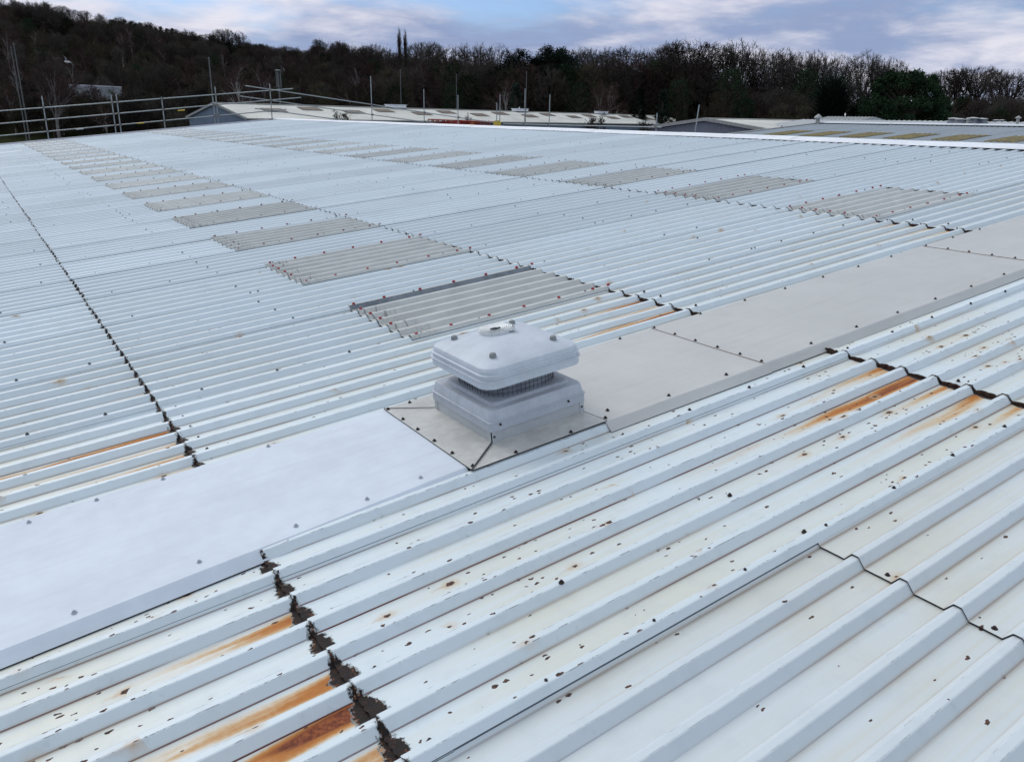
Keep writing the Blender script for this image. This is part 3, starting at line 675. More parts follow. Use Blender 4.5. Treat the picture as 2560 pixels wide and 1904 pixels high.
rails = [((12.2, GY+.06, 8.92), (27, GY+.06, 7.33)), ((11.9, GY+.06, 8.42), (25, GY+.06, 7.02)), ((12.6, GY+.06, 7.85), (20, GY+.06, 7.06))]
scaffold('galvanised tube guard rail falling away behind the ridge', [(x, GY+.11, a, c, d) for x, a, c, d in std], rails)
std = [(27.1, 42.2, 5.5, 8.48, 0)]+[(27.5, atx(px, py, 27.5)[1], 5.5, atx(px, py, 27.5)[2], 0) for px, py in ((1313, 222), (1375, 236), (1643, 283))]+[(27.6, 26.4, 6.9, 8.3, .14)]
za = atx(1270, 310, 27.45)[2]; zb = atx(1645, 318, 27.45)[2]
scaffold('galvanised tube guard rail along the far eaves, nearly level', std, [((27.45, 42, za), (27.45, 28.4, zb))])

# ------------------------------------------------------------------ other buildings
M['oldwhite'] = mat('old_white_roof', (.60, .60, .55), .6, var=.10, scale=.35)
M['brownlight'] = mat('dirty_rooflight', (.13, .095, .07), .6, var=.2, scale=1.5)
M['bluewall'] = mat('blue_grey_cladding', (.20, .26, .34), .55, var=.06, scale=.6)
M['darkblue'] = mat('dark_blue_cladding', (.075, .105, .16), .55, var=.1, scale=.6)
M['greywall'] = mat('grey_cladding', (.22, .235, .29), .5, var=.05, scale=.6)
M['trim'] = mat('grey_trim', (.35, .36, .35), .6); M['dark'] = mat('dark_opening', (.02, .02, .022), .9)
def frame_axes(G, a):                                             # local frame: x along the ridge, y across towards the far eave
    return math.atan2(a[1], a[0])
def ribbed_wall(mb, A, B, z0, ztop, pitch=.2, depth=.035, mat_=0):
    """vertical ribbed cladding from A to B (xy); ztop(f) gives the top"""
    A, B = Vector((*A, 0)), Vector((*B, 0)); L = (B-A).length; d = (B-A)/L; n = Vector((d.y, -d.x, 0)); q = 0; rows = []
    while q < L:
        for dx, o in ((0, 0), (.4, 0), (.5, depth), (.9, depth)):
            x = min(L, q+dx*pitch); pnt = A+d*x+n*o; rows.append(mb.add((pnt.x, pnt.y, z0), (pnt.x, pnt.y, ztop(x/L))))
        q += pitch
    pnt = B; rows.append(mb.add((pnt.x, pnt.y, z0), (pnt.x, pnt.y, ztop(1))))
    for a, c in zip(rows, rows[1:]): mb.face((a[0], c[0], c[1], a[1]), mat_)
def shed(name, label, G, ang, L, W_, ze, zr, wallm, roofm, group=None, pitch=.3):
    """gabled shed: local origin at the near eave corner of the gable, x along the ridge, y across"""
    o = thing(name, label, 'warehouse', (G[0], G[1], 0), (0, 0, ang), group)
    h = W_/2
    mb = MB(); ribbed_wall(mb, (0, W_), (0, 0), 0, lambda f: ze+(zr-ze)*(1-abs(2*f-1))-.08); mb.build('gable_wall', wallm, o)
    mb = MB(); ribbed_wall(mb, (0, 0), (L, 0), 0, lambda f: ze-.08, .3); mb.build('side_wall', wallm, o)
    mb = MB(); mb.poly((L, 0, 0), (L, W_, 0), (L, W_, ze), (L, h, zr-.05), (L, 0, ze)); mb.poly((L, W_, 0), (0, W_, 0), (0, W_, ze-.1), (L, W_, ze-.1)); mb.build('rear_wall', wallm, o)
    sl = []
    for y0_, y1_ in ((-.25, h), (W_+.25, h)):
        mb = MB(); rows = []; x = -.15; zo = -.25*(zr-ze)/h
        while x < L+.15:
            for dx, dz in ((0, .05), (.2, .05), (.4, 0), (.8, 0)):
                xx = min(L+.15, x+dx*pitch); rows.append(mb.add((xx, y0_, ze+zo+dz), (xx, y1_, zr+dz)))
            x += pitch
        for a, c in zip(rows, rows[1:]): mb.face((a[0], c[0], c[1], a[1]))
        sl.append(mb.build('roof_slope', roofm, o))
    for y0_, y1_ in ((-.28, h), (W_+.28, h)):                     # barge boards
        mb = MB(); zo = -.28*(zr-ze)/h
        a, c = Vector((-.2, y0_, ze+zo+.02)), Vector((-.2, y1_, zr+.02)); d = (c-a)
        i = mb.add(a+Vector((-.06, 0, -.16)), a+Vector((.1, 0, -.16)), a+Vector((.1, 0, .09)), a+Vector((-.06, 0, .09)), c+Vector((-.06, 0, -.16)), c+Vector((.1, 0, -.16)), c+Vector((.1, 0, .09)), c+Vector((-.06, 0, .09)))
        for f in ((0, 1, 2, 3), (7, 6, 5, 4), (0, 4, 5, 1), (1, 5, 6, 2), (2, 6, 7, 3), (3, 7, 4, 0)): mb.face([i[q] for q in f])
        mb.build('barge_board', M['trim'], o)
    mb = MB(); mb.box((L/2, h, zr+.07), (L+.3, .5, .05)); mb.build('ridge_cap', roofm, o)
    mb = MB(); mb.box((L/2, -.3, ze-.12), (L, .14, .13)); mb.build('gutter', M['trim'], o)
    return o, sl
def roof_panel(sl, x0_, x1_, f0, f1, W_, ze, zr, m_, name='rooflight', skew=0., pitch=.3):
    h = W_/2; mb = MB(); rows = []; x = x0_
    def pt(x, f): y = h*f; return (x, y, ze+(zr-ze)*f+.075)
    while x < x1_-1e-3:
        for dx, dz in ((0, .05), (.2, .05), (.4, 0), (.8, 0)):
            xx = min(x1_, x+dx*pitch); a, c = pt(xx+skew*0, f0), pt(xx, f1); rows.append(mb.add((a[0], a[1], a[2]+dz), (c[0], c[1], c[2]+dz)))
        x += pitch
    for a, c in zip(rows, rows[1:]): mb.face((a[0], c[0], c[1], a[1]))
    return mb.build(name, m_, sl)
# long white-roofed warehouse across the yard
G = atd(616, 300, 85); E_ = atd(1690, 306, 150); av = E_-G; av[2] = 0; LL = 97.; ang = math.atan2(av[1], av[0])
long_w, sl = shed('warehouse', 'long warehouse with off-white roof, brown rooflights and blue-grey gable beyond the ridge', G, ang, LL, 12.5, 7.22, 8.72, M['bluewall'], M['oldwhite'])
for k in range(16):
    x = 4.2+5.75*k; lo = k % 2 == 0
    roof_panel(sl[0], x, x+3.0, .42 if lo else .60, .66 if lo else .84, 12.5, 7.22, 8.72, M['brownlight'])
for x in (26.5, 52.5, 75.):
    mb = MB(); mb.box((x, 6.2, 8.96), (3.0, .9, .34)); mb.box((x, 6.2, 9.16), (3.2, 1.1, .06)); mb.build('ridge_vent', M['ridge'], long_w)
mb = MB(); mb.tube((86, 5, 8.4), (86, 5, 9.5), .16, n=8); mb.lathe((86, 5, 9.5), [(.26, 0), (.26, .12), (.1, .3)], 8); mb.build('flue', M['trim'], long_w)
mb = MB(); mb.box((LL/2, -.09, 5.2), (LL-1, .04, 1.5)); mb.build('cladding_band', M['darkblue'], long_w)
mb = MB(); mb.box((-.09, 8.4, 5.6), (.08, 2.4, 1.2)); mb.build('opening', M['dark'], long_w)
# grey gabled shed to the right
gx = 50.; ga = atx(1795, 298, gx); gl = atx(1613, 325, gx); gr2 = atx(1945, 323, gx)
W2 = gl[1]-gr2[1]; ze2 = (gl[2]+gr2[2])/2; grey, sl2 = shed('warehouse', 'grey corrugated gable shed with pale roof between the ridge and the wood', (gx, gr2[1]), 0., 62., W2, ze2, ga[2], M['greywall'], M['oldwhite'], pitch=.3)
for k in range(9): roof_panel(sl2[0], 6+6.2*k, 9+6.2*k, .35, .6, W2, ze2, ga[2], M['brownlight'])
# neighbouring roof with yellow rooflights, ridge parallel to ours
M['nbroof'] = mat('neighbour_roof', (.40, .445, .47), .45, var=.06, scale=1.2); M['ylw'] = mat('yellowed_rooflight', (.30, .235, .075), .5, var=.2, scale=3)
nb = thing('warehouse', 'neighbouring grey ribbed roof with a row of yellow rooflights just past the ridge', 'warehouse', (28, 0, 0))
NZ = 7.60; NS = .085
def nbp(x, y, z=0): return (x-28, y, NZ-(28-x)*NS+z)
NY0, NY1 = -12., 20.1; k = 0; y = NY1
while y > NY0:                                                    # sheets of six ribs
    mb = MB(); ribs(mb, y-1.0, y+.02, lambda yy, z: [nbp(x, yy, z+.003*(k % 2)) for x in (19.2, 23.4, 28)]); mb.build('roof_sheet', M['nbroof'], nb); y -= 1.0; k += 1
for q in range(17):
    y = NY1-7*P-q*1.5
    mb = MB(); ribs(mb, y-5*P, y, lambda yy, z: [nbp(x, yy, z+.016) for x in (23.1, 24.85)]); mb.build('rooflight', M['ylw'], nb)
for q in range(11):
    y = NY1-q*3; mb = MB()
    pr = [(-.25, .0), (-.24, .018), (0, .045), (.3, .0)]
    A = mb.add(*[(d, y, NZ+z-abs(d)*NS*.5+.02) for d, z in pr]); B = mb.add(*[(d, y-2.98, NZ+z-abs(d)*NS*.5+.02) for d, z in pr])
    for i in range(3): mb.face((A[i], B[i], B[i+1], A[i+1]))
    D = mb.add((-.2, y, NZ-.06), (-.2, y-2.98, NZ-.06), (-.2, y-2.98, NZ+.03), (-.2, y, NZ+.03)); mb.face(D, 1)
    mb.build('ridge_cap', [M['slope'], M['edge']], nb)
mb = MB()
i = mb.add(*[nbp(19.2, NY1+.05, .03), nbp(28, NY1+.05, .03), nbp(28, NY1+.05, -.25), nbp(19.2, NY1+.05, -.25), nbp(19.2, NY1+.2, .03), nbp(28, NY1+.2, .03), nbp(28, NY1+.2, -.25), nbp(19.2, NY1+.2, -.25)])
for f in ((0, 1, 2, 3), (7, 6, 5, 4), (0, 4, 5, 1), (1, 5, 6, 2), (2, 6, 7, 3), (3, 7, 4, 0)): mb.face([i[q] for q in f])
mb.build('verge_trim', M['trim'], nb)
mb = MB(); mb.poly((-8.7, NY1, 0), (8, NY1, 0), (8, NY1, NZ-.75), (0, NY1, NZ-.1), (-8.7, NY1, NZ-.85)); mb.build('gable_wall', M['wallgrey'], nb)
mb = MB(); ribs(mb, NY0, NY1, lambda yy, z: [(0.3, yy, NZ+z-.03), (8, yy, NZ+z-.75)]); mb.build('roof_slope', M['nbroof'], nb)
mb = MB(); mb.poly((8, NY0, 0), (8, NY1, 0), (8, NY1, NZ-.8), (8, NY0, NZ-.8)); mb.build('side_wall', M['wallgrey'], nb)
# pipe cowl on its verge
def cowl(px, py, D, label, h=.5, r=.16):
    q = atd(px, py, D); o = thing('flue_cowl', label, 'flue', (q[0], q[1], q[2]-h))
    mb = MB(); mb.tube((0, 0, -.15), (0, 0, h*.75), r, n=10); mb.build('pipe', M['trim'], o)
    mb = MB(); mb.lathe((0, 0, h*.7), [(r*2., 0), (r*1.9, .05), (r*.3, .16)], 10); mb.build('cap', M['trim'], o)
cowl(2046, 290, 30.6, 'short grey flue with a conical cap at the end of the neighbouring ridge', .3, .08)
# sheds further right and the vents on them
M['paleroof'] = mat('pale_flat_roof', (.52, .53, .52), .5, var=.05, scale=.5)
def low_roof(px0, px1, py, D0, D1, depth, rise, label, m_, name='warehouse'):
    a, c = atd(px0, py[0], D0), atd(px1, py[1], D1); d = np.array([c[0]-a[0], c[1]-a[1]]); L = np.linalg.norm(d); ang = math.atan2(d[1], d[0]); zr_ = (a[2]+c[2])/2
    o = thing(name, label, 'warehouse', (a[0], a[1], 0), (0, 0, ang)); h = depth
    mb = MB(); rows = []; x = 0.
    while x < L:
        for dx, dz in ((0, .05), (.2, .05), (.4, 0), (.8, 0)):
            xx = min(L, x+dx*.4); rows.append(mb.add((xx, -h, zr_-rise+dz), (xx, 0, zr_+dz)))
        x += .4
    for p_, q_ in zip(rows, rows[1:]): mb.face((p_[0], q_[0], q_[1], p_[1]))
    mb.build('roof_slope', m_, o)
    mb = MB(); mb.poly((0, 0, zr_), (L, 0, zr_), (L, h, zr_-rise), (0, h, zr_-rise)); mb.build('roof_slope', m_, o)
    mb = MB(); mb.slab([(0.1, -h+.1), (L-.1, -h+.1), (L-.1, h-.1), (0.1, h-.1)], 0, zr_-rise-.05); mb.build('wall', M['wallgrey'], o)
    for xx in (0.02, L-.02):
        mb = MB(); mb.poly((xx, -h, zr_-rise), (xx, h, zr_-rise), (xx, 0, zr_)); mb.build('gable', M['wallgrey'], o)
    return o
low_roof(2010, 2700, (301, 306), 66, 50, 5.5, .55, 'pale low roof behind the neighbouring ridge, carrying the round vents', M['paleroof'])
M['lead'] = mat('lead_grey', (.16, .18, .21), .5, var=.15, scale=8)
def turret(px, py, D, s, label):
    q = atd(px, py, D); o = thing('roof_vent', label, 'vent', (q[0], q[1], q[2]-.54*s), group='mushroom vents on the far roof')
    mb = MB(); mb.loft([(.60*s, .08*s, -.45*s), (.52*s, .08*s, 0), (.36*s, .15*s, .40*s)], 3); mb.build('base', M['lead'], o)
    mb = MB(); mb.lathe((0, 0, .38*s), [(.3*s, 0), (.64*s, .03*s), (.60*s, .08*s), (.3*s, .13*s), (.05*s, .16*s)], 14); mb.build('hood', M['paleroof'], o, smooth=True)
turret(2385, 294, 54, .60, 'leftmost mushroom vent on the far pale roof'); turret(2402, 296, 53, .56, 'mushroom vent just right of the leftmost one, slightly lower')
turret(2434, 293, 53, .66, 'largest mushroom vent, beside a small white pipe'); turret(2456, 295, 53, .6, 'mushroom vent right of the largest one')
turret(2492, 299, 54, .38, 'small mushroom vent at the right, next to another'); turret(2505, 299, 55, .34, 'smallest mushroom vent, furthest right of the row')
cowl(2420, 297, 52, 'small white pipe between the mushroom vents', .25, .07); cowl(2547, 290, 50, 'white flue pipe at the right edge of the far roof', .5, .09)
M['bluetrim'] = mat('blue_trim', (.05, .14, .28), .5)
bb = low_roof(2072, 2190, (292, 293), 92, 88, 3., .35, 'small grey-roofed building with blue trim in front of the evergreens', M['trim'], 'building')
q0 = Vector(bb.location)
mb = MB(); mb.tube((-.1, -4.0, 6.9), (5.2, -4.05, 7.7), .12, n=6); mb.tube((5.2, -4.05, 7.7), (9, -4.05, 6.9), .12, n=6); mb.build('verge_trim', M['bluetrim'], bb)
def gull(px, py, D, label, flying=False):
    q = atd(px, py, D); o = thing('gull', label, 'bird', tuple(q), (0, 0, 2.2)); w_ = mat('gull_white', (.75, .75, .74), .7); g_ = mat('gull_grey', (.38, .40, .42), .7)
    mb = MB(); mb.lathe((0, 0, 0), [(.01, -.24), (.05, -.17), (.085, -.05), (.085, .06), (.055, .15), (.05, .19), (.045, .23), (.01, .27)], 10)
    body = mb.build('body', w_, o, smooth=True); body.rotation_euler = (math.radians(80 if flying else 50), 0, 0)
    for s_ in (-1, 1):
        mb = MB()
        if flying: pts = [(s_*.05, .08, .02), (s_*.35, .12, .20), (s_*.72, -.05, .10), (s_*.34, -.06, .18), (s_*.05, -.1, .02)]
        else: pts = [(s_*.08, .05, .03), (s_*.09, -.05, .06), (s_*.03, -.26, -.04), (s_*.06, -.1, -.03)]
        A = mb.add(*pts); B = mb.add(*[(x, y, z-.012) for x, y, z in pts]); mb.face(A); mb.face(B[::-1])
        for k in range(len(A)): mb.face((A[k], B[k], B[(k+1) % len(A)], A[(k+1) % len(A)]))
        mb.build('wing', g_, o)
    return o
gb = gull(168, 155, 60, 'white gull flying in front of the dark wooded hill', True); gb.rotation_euler = (.3, .5, .9)
gull(1298, 271, 112, 'white gull perched on the ridge of the long warehouse'); gull(2113, 287, 90, 'white gull perched on the blue-trimmed building')

# machine and small things behind the ridge
M['redpaint'] = mat('red_paint', (.34, .035, .02), .5, var=.2, scale=2); M['orange'] = mat('orange_paint', (.42, .11, .02), .5)
a, c = atd(1075, 307, 62), atd(1232, 315, 58); d = Vector(c-a); L = Vector((d.x, d.y, 0)).length
lift_ = thing('boom_lift', 'red lattice boom of a parked lift seen just over the ridge', 'lift', (a[0], a[1], 0), (0, 0, math.atan2(d.y, d.x)))
zt = a[2]+.25; mb = MB()
for yy in (-.2, .2):
    for z in (zt, zt-.45): mb.tube((0, yy, z), (L, yy, z-.1), .05, n=5)
    n = 11
    for k in range(n): mb.tube((L*k/n, yy, zt-.45), (L*(k+1)/n, yy, zt-.05 if k % 2 else zt-.05), .03, n=4); mb.tube((L*k/n, yy, zt), (L*k/n, yy, zt-.5), .03, n=4)
mb.build('boom', M['redpaint'], lift_)
mb = MB(); mb.box((L*.5, 0, zt-.28), (L*.55, .3, .3)); mb.build('inner_boom', M['redpaint'], lift_)
mb = MB(); mb.box((L*.72, 0, zt-1.0), (.35, .5, 1.7)); mb.build('riser', M['orange'], lift_)
mb = MB(); mb.box((L*.5, 0, 1.2), (4, 2.2, 1.4)); mb.box((L*.5, 0, (zt+1.2)/2), (.6, .6, zt-1.2)); mb.build('chassis', M['redpaint'], lift_)
for k in (-1.4, 1.4):
    for yy in (-1.1, 1.1): mb = MB(); mb.tube((L*.5+k, yy-.18, .5), (L*.5+k, yy+.18, .5), .5, n=16); mb.build('wheel', M['dark'], lift_)
q = atx(1243, 311, 27.2); yb_ = tag(MB().build('lamp_box', M['yellow']), 'yellow box clamped to the scaffold behind the ridge', 'box')
mb = MB(); mb.box((0, 0, 0), (.28, .4, .30)); mb.box((0, 0, .18), (.18, .25, .08)); yb_.data = mb.mesh('lamp_box', M['yellow']); yb_.location = q
# trailer among the trees on the left
M['trailer'] = mat('trailer_side', (.30, .32, .34), .6, var=.08, scale=.8)
a, c = atd(192, 212, 150), atd(303, 217, 158); d = Vector(c-a); L = math.hypot(d.x, d.y)
tr = thing('box_trailer', 'pale box trailer parked among the bare trees on the left', 'trailer', (a[0], a[1], a[2]-2.55), (0, 0, math.atan2(d.y, d.x)))
mb = MB(); mb.box((L/2, 1.2, 1.2), (L, 2.4, 2.55)); mb.build('body', M['trailer'], tr)
mb = MB(); mb.box((L/2, 1.2, 2.52), (L+.1, 2.5, .12)); mb.build('top_rail', M['ridge'], tr)
mb = MB(); mb.box((L/2, 1.2, -.25), (L*.9, 1.6, .3)); mb.build('chassis', M['dark'], tr)
for x in (L*.75, L*.85, L*.15):
    for yy in (.1, 2.): mb = MB(); mb.tube((x, yy, -.55), (x, yy+.3, -.55), .5, n=14); mb.build('wheel', M['dark'], tr)
# masts and posts
M['post'] = mat('weathered_post', (.13, .14, .14), .7)
def mast(px, py0, py1, D, r, label, head=None):
    a = atd(px[0], py0, D); c = atd(px[1], py1, D); gz = ground_z(c[0], c[1]); o = thing('lamp_post' if head != 'mast' else 'mast', label, 'post', (c[0], c[1], gz))
    mb = MB(); mb.tube((0, 0, 0), (0, 0, a[2]-gz), r*1.3, r, 8); mb.build('pole', M['post'], o)
    mb = MB()
    if head == 'mast':
        for k in range(3): t = k*2*PI/3; mb.box((.34*math.cos(t), .34*math.sin(t), a[2]-gz-1.4), (.16, .16, 2.3))
        mb.lathe((0, 0, a[2]-gz-.2), [(.5, 0), (.5, .1), (.2, .2)], 8); mb.build('antenna_head', M['post'], o)
    else: mb.lathe((0, 0, a[2]-gz), [(r*1.4, -.1), (r*1.4, .05), (r*.6, .12)], 8); mb.build('cap', M['post'], o)
mast((35, 50), 112, 205, 120, .08, 'taller pole of the pair at the far left edge'); mast((31, 42), 122, 205, 122, .07, 'shorter pole of the pair at the far left edge')
mast((523, 530), 148, 230, 100, .07, 'tall thin lamp post left of the scaffold corner'); mast((692, 697), 175, 215, 120, .12, 'mast with clustered antenna head above the scaffold corner', 'mast')
mast((1001, 1003), 178, 268, 135, .06, 'pale pole below the two poplars'); mast((1315, 1315), 182, 250, 110, .04, 'thin pole above the perched gull'); mast((1141, 1141), 188, 240, 140, .05, 'short pale pole in the middle of the wood')

# ------------------------------------------------------------------ trees
def bark(name, c1, c2):
    mt, T, b = newmat(name); oi = T.new('ShaderNodeObjectInfo'); co = T.new('ShaderNodeTexCoord').outputs['Object']
    n = T.noise(co, 1.2, 3, .6)
    c = T.mix(T.ss(n, .3, .7), c1, c2); hs = T.new('ShaderNodeHueSaturation'); T.put(hs.inputs['Color'], c)
    T.put(hs.inputs['Value'], T.math('ADD', .6, T.math('MULTIPLY', oi.outputs['Random'], .8))); T.put(hs.inputs['Hue'], T.math('ADD', .485, T.math('MULTIPLY', oi.outputs['Random'], .03)))
    T.put(b.inputs['Base Color'], hs.outputs[0]); b.inputs['Roughness'].default_value = .9; b.inputs['Specular IOR Level'].default_value = .05; return mt
M['bark'] = bark('bark', (.038, .031, .026), (.066, .055, .047)); M['twig'] = bark('brown_twigs', (.046, .039, .034), (.075, .065, .057))
M['redtwig'] = bark('red_twigs', (.060, .037, .034), (.090, .057, .052)); M['olivetwig'] = bark('olive_twigs', (.046, .040, .026), (.075, .067, .046))
M['greytwig'] = bark('grey_twigs', (.060, .056, .052), (.098, .092, .084)); M['palebark'] = bark('pale_bark', (.24, .22, .21), (.40, .38, .36))
M['leaf'] = bark('evergreen_leaf', (.009, .019, .010), (.020, .035, .016)); M['darkleaf'] = bark('dark_evergreen_leaf', (.008, .016, .012), (.016, .028, .018))
def bare(seed, H, spread, up, twigm, trunk_m=None, fan=False, trunk_frac=.3, dense=1., stems=1, droop=0.):
    """leafless tree: returns two meshes (trunk and limbs, twigs)"""
    R = random.Random(seed); tb, tw = MB(), MB()
    def rv(): return Vector((R.gauss(0, 1), R.gauss(0, 1), R.gauss(0, 1)))
    def ribbon(a, c, w0, w1):
        d = (c-a).normalized(); x = d.cross(rv()).normalized()
        tw.poly(a-x*w0, a+x*w0, c+x*w1, c-x*w1)
    def grow(p, d, L, r, lev):
        ns = 4 if lev == 0 else 3 if lev < 3 else 2; pts = [p.copy()]; q = p.copy(); dd = d.normalized()
        for k in range(ns):
            dd = (dd+rv()*(.05 if lev == 0 else .13)+Vector((0, 0, up*.10-droop*lev*.05))).normalized(); q = q+dd*L/ns; pts.append(q.copy())
        for k in range(ns):
            ra, rb_ = r*(1-.75*k/ns), r*(1-.75*(k+1)/ns)
            if lev <= 1: tb.tube(pts[k], pts[k+1], ra, rb_, 6 if lev == 0 else 4, caps=False)
            elif lev == 2: tb.tube(pts[k], pts[k+1], ra, rb_, 3, caps=False)
            else: ribbon(pts[k], pts[k+1], max(.026, ra*1.2), max(.014, rb_))
        if lev >= 4: return
        nc = [int(11*dense), int(7*dense), int(6*dense), int(5*dense)][lev]
        for k in range(nc):
            f = R.uniform(trunk_frac if lev == 0 else .2, 1.); i = min(ns-1, int(f*ns)); b0 = pts[i].lerp(pts[i+1], f*ns-i); base = (pts[i+1]-pts[i]).normalized()
            side = rv(); side = (side-base*side.dot(base)).normalized(); ang_ = spread*R.uniform(.6, 1.25)*(1.0 if lev else (1.15-.45*f))
            nd = base*math.cos(ang_)+side*math.sin(ang_)
            ln = L*[.52, .58, .55, .50][lev]*R.uniform(.8, 1.05)*((1.15-.55*f) if lev == 0 and not fan else 1.)
            grow(b0, nd, ln, r*(1-.7*f)*[.55, .6, .6, .7][lev], lev+1)
    for s_ in range(stems):
        d0 = Vector((R.uniform(-.3, .3), R.uniform(-.3, .3), 1)) if stems > 1 else Vector((R.uniform(-.04, .04), R.uniform(-.04, .04), 1))
        grow(Vector((s_*.3, 0, -.3)), d0, H*(.62 if fan else .78)*R.uniform(.85, 1.), H*.021/(stems**.5), 0)
    top = max(v[2] for v in tw.v)
    for B_ in (tb, tw): B_.v = [(x*H/top, y*H/top, z*H/top) for x, y, z in B_.v]
    return tb.mesh('trunk', trunk_m or M['bark']), tw.mesh('crown', twigm)
def domed(seed, H, rw, rz, zc_, twigm, limbs=13, subs=12, twigs=17, lean=0.):
    """leafless tree with a rounded crown: limbs fan out to an ellipsoid, finer growth fills its shell"""
    R = random.Random(seed); tb, tw = MB(), MB(); C = Vector((0, 0, zc_*H))
    def rv(): return Vector((R.gauss(0, 1), R.gauss(0, 1), R.gauss(0, 1)))
    def curve(a, c, sag): 
        mid = a.lerp(c, .5)+Vector((0, 0, -sag))+rv()*.02*(c-a).length
        return [a*(1-f)**2+mid*2*f*(1-f)+c*f*f for f in (0, .25, .5, .75, 1)]
    def surf(d, f): d = d.normalized(); return C+Vector((d.x*rw, d.y*rw, d.z*rz))*H*f
    tt = Vector((R.uniform(-.02, .02)*H, R.uniform(-.02, .02)*H, (zc_-.05)*H))
    tb.tube((0, 0, -.3), tt*.5, H*.024, H*.019, 7, caps=False); tb.tube(tt*.5, tt, H*.019, H*.011, 7, caps=False); tb.tube(tt, C+Vector((R.uniform(-.06, .06)*H, R.uniform(-.06, .06)*H, rz*H*.5)), H*.010, H*.002, 5, caps=False)
    for i in range(limbs):
        a = 2*PI*i*.618*1.0+R.uniform(-.3, .3); el = R.uniform(-.12, 1.3); d = Vector((math.cos(a)*math.cos(el), math.sin(a)*math.cos(el), math.sin(el)))
        st = tt*R.uniform(.55, 1.); L = curve(st, surf(d, R.uniform(.72, .92)), -.03*H*(1-el)); r0 = H*.0085
        for k in range(4): tb.tube(L[k], L[k+1], r0*(1-.2*k), r0*(1-.2*(k+1)), 4, caps=False)
        for j_ in range(subs):
            f = R.uniform(.25, 1.); k = min(3, int(f*4)); b0 = L[k].lerp(L[k+1], f*4-k); e = surf(d+rv()*.33, R.uniform(.84, .99)); Bc = curve(b0, e, .015*H)
            for q in range(4): tb.tube(Bc[q], Bc[q+1], H*.0032*(1-.2*q), H*.0032*(1-.2*(q+1)), 3, caps=False)
            for t_ in range(twigs):
                f2 = R.uniform(.3, 1.); k2 = min(3, int(f2*4)); b2 = Bc[k2].lerp(Bc[k2+1], f2*4-k2); out = (b2-C).normalized()
                e2 = b2+(out+rv()*.6+Vector((lean, 0, .12))).normalized()*H*R.uniform(.024, .052); x = (e2-b2).cross(rv()).normalized(); md_ = b2.lerp(e2, .5)+rv()*.006*H
                tw.poly(b2-x*.028, b2+x*.028, md_+x*.023, md_-x*.023); tw.poly(md_-x*.023, md_+x*.023, e2+x*.010, e2-x*.010)
    return tb.mesh('trunk', M['bark']), tw.mesh('crown', twigm)
def leafy(seed, H, Wd, m_, shape='dome', n=5200, leaf=.22):
    R = random.Random(seed); tb, tw = MB(), MB(); tb.tube((0, 0, -.3), (0, 0, H*.85), H*.022, H*.006, 7)
    clumps = []
    for k in range(150 if shape == 'dome' else 70):
        f = R.random(); z = H*(.08+.9*f)
        if shape == 'cone': rr = Wd*(1-f)**.8*.95
        elif shape == 'pine': z = H*(.55+.43*f); rr = Wd*math.sqrt(max(0, 1-abs(2*f-.9)**2.2))
        else: rr = Wd*math.sqrt(max(0.02, 1-(abs(f-.42)/.60)**2.4))
        a = R.uniform(0, 2*PI); q = rr*math.sqrt(R.uniform(.25, 1)); c = Vector((q*math.cos(a), q*math.sin(a), z)); clumps.append((c, H*R.uniform(.05, .10)*(.6 if shape == 'cone' else 1)))
        tb.tube((0, 0, z*.8), c, H*.006, H*.002, 4, caps=False)
    for k in range(n):
        c, s_ = clumps[k % len(clumps)]; d = Vector((R.gauss(0, 1), R.gauss(0, 1), R.gauss(0, 1))).normalized()*s_*(R.random()**.45); d.z *= .75
        q = c+d; x = Vector((R.gauss(0, 1), R.gauss(0, 1), R.gauss(0, 1))).normalized(); y = x.orthogonal().normalized(); l = leaf*R.uniform(.5, 1.1)
        if shape == 'pine' or shape == 'spike': tw.poly(q-x*.15*l, q+y*.22*l, q+x*l*1.3, q-y*.22*l)
        else: tw.poly(q-x*l*.6, q-y*l*.4, q+x*l*.6, q+y*l*.4)
    return tb.mesh('trunk', M['bark']), tw.mesh('crown', m_)
def spiky(seed, H, Wd):
    R = random.Random(seed); tb, tw = MB(), MB(); tb.tube((0, 0, 0), (0, 0, H*.7), H*.03, H*.015, 7)
    for k in range(2600):
        f = R.random(); z0_ = H*(.25+.55*f); a = R.uniform(0, 2*PI); el = R.uniform(.2, 1.35)*(.5+.6*f); L = Wd*R.uniform(.5, 1.0)*(.75+.4*math.sin(f*PI))
        p = Vector((0, 0, z0_)); d = Vector((math.cos(a)*math.cos(el), math.sin(a)*math.cos(el), math.sin(el))); q = p+d*L*.55; e = q+(d*L*.55+Vector((0, 0, -.12*L))); x = d.cross(Vector((0, 0, 1))).normalized()*.07
        tw.poly(p-x, p+x, q+x, q-x); tw.poly(q-x, q+x, e+x*.2, e-x*.2)
    return tb.mesh('trunk', M['bark']), tw.mesh('crown', M['darkleaf'])
ORD = ['first', 'second', 'third', 'fourth', 'fifth', 'sixth', 'seventh', 'eighth', 'ninth', 'tenth', 'eleventh', 'twelfth', 'thirteenth', 'fourteenth', 'fifteenth', 'sixteenth', 'seventeenth', 'eighteenth']
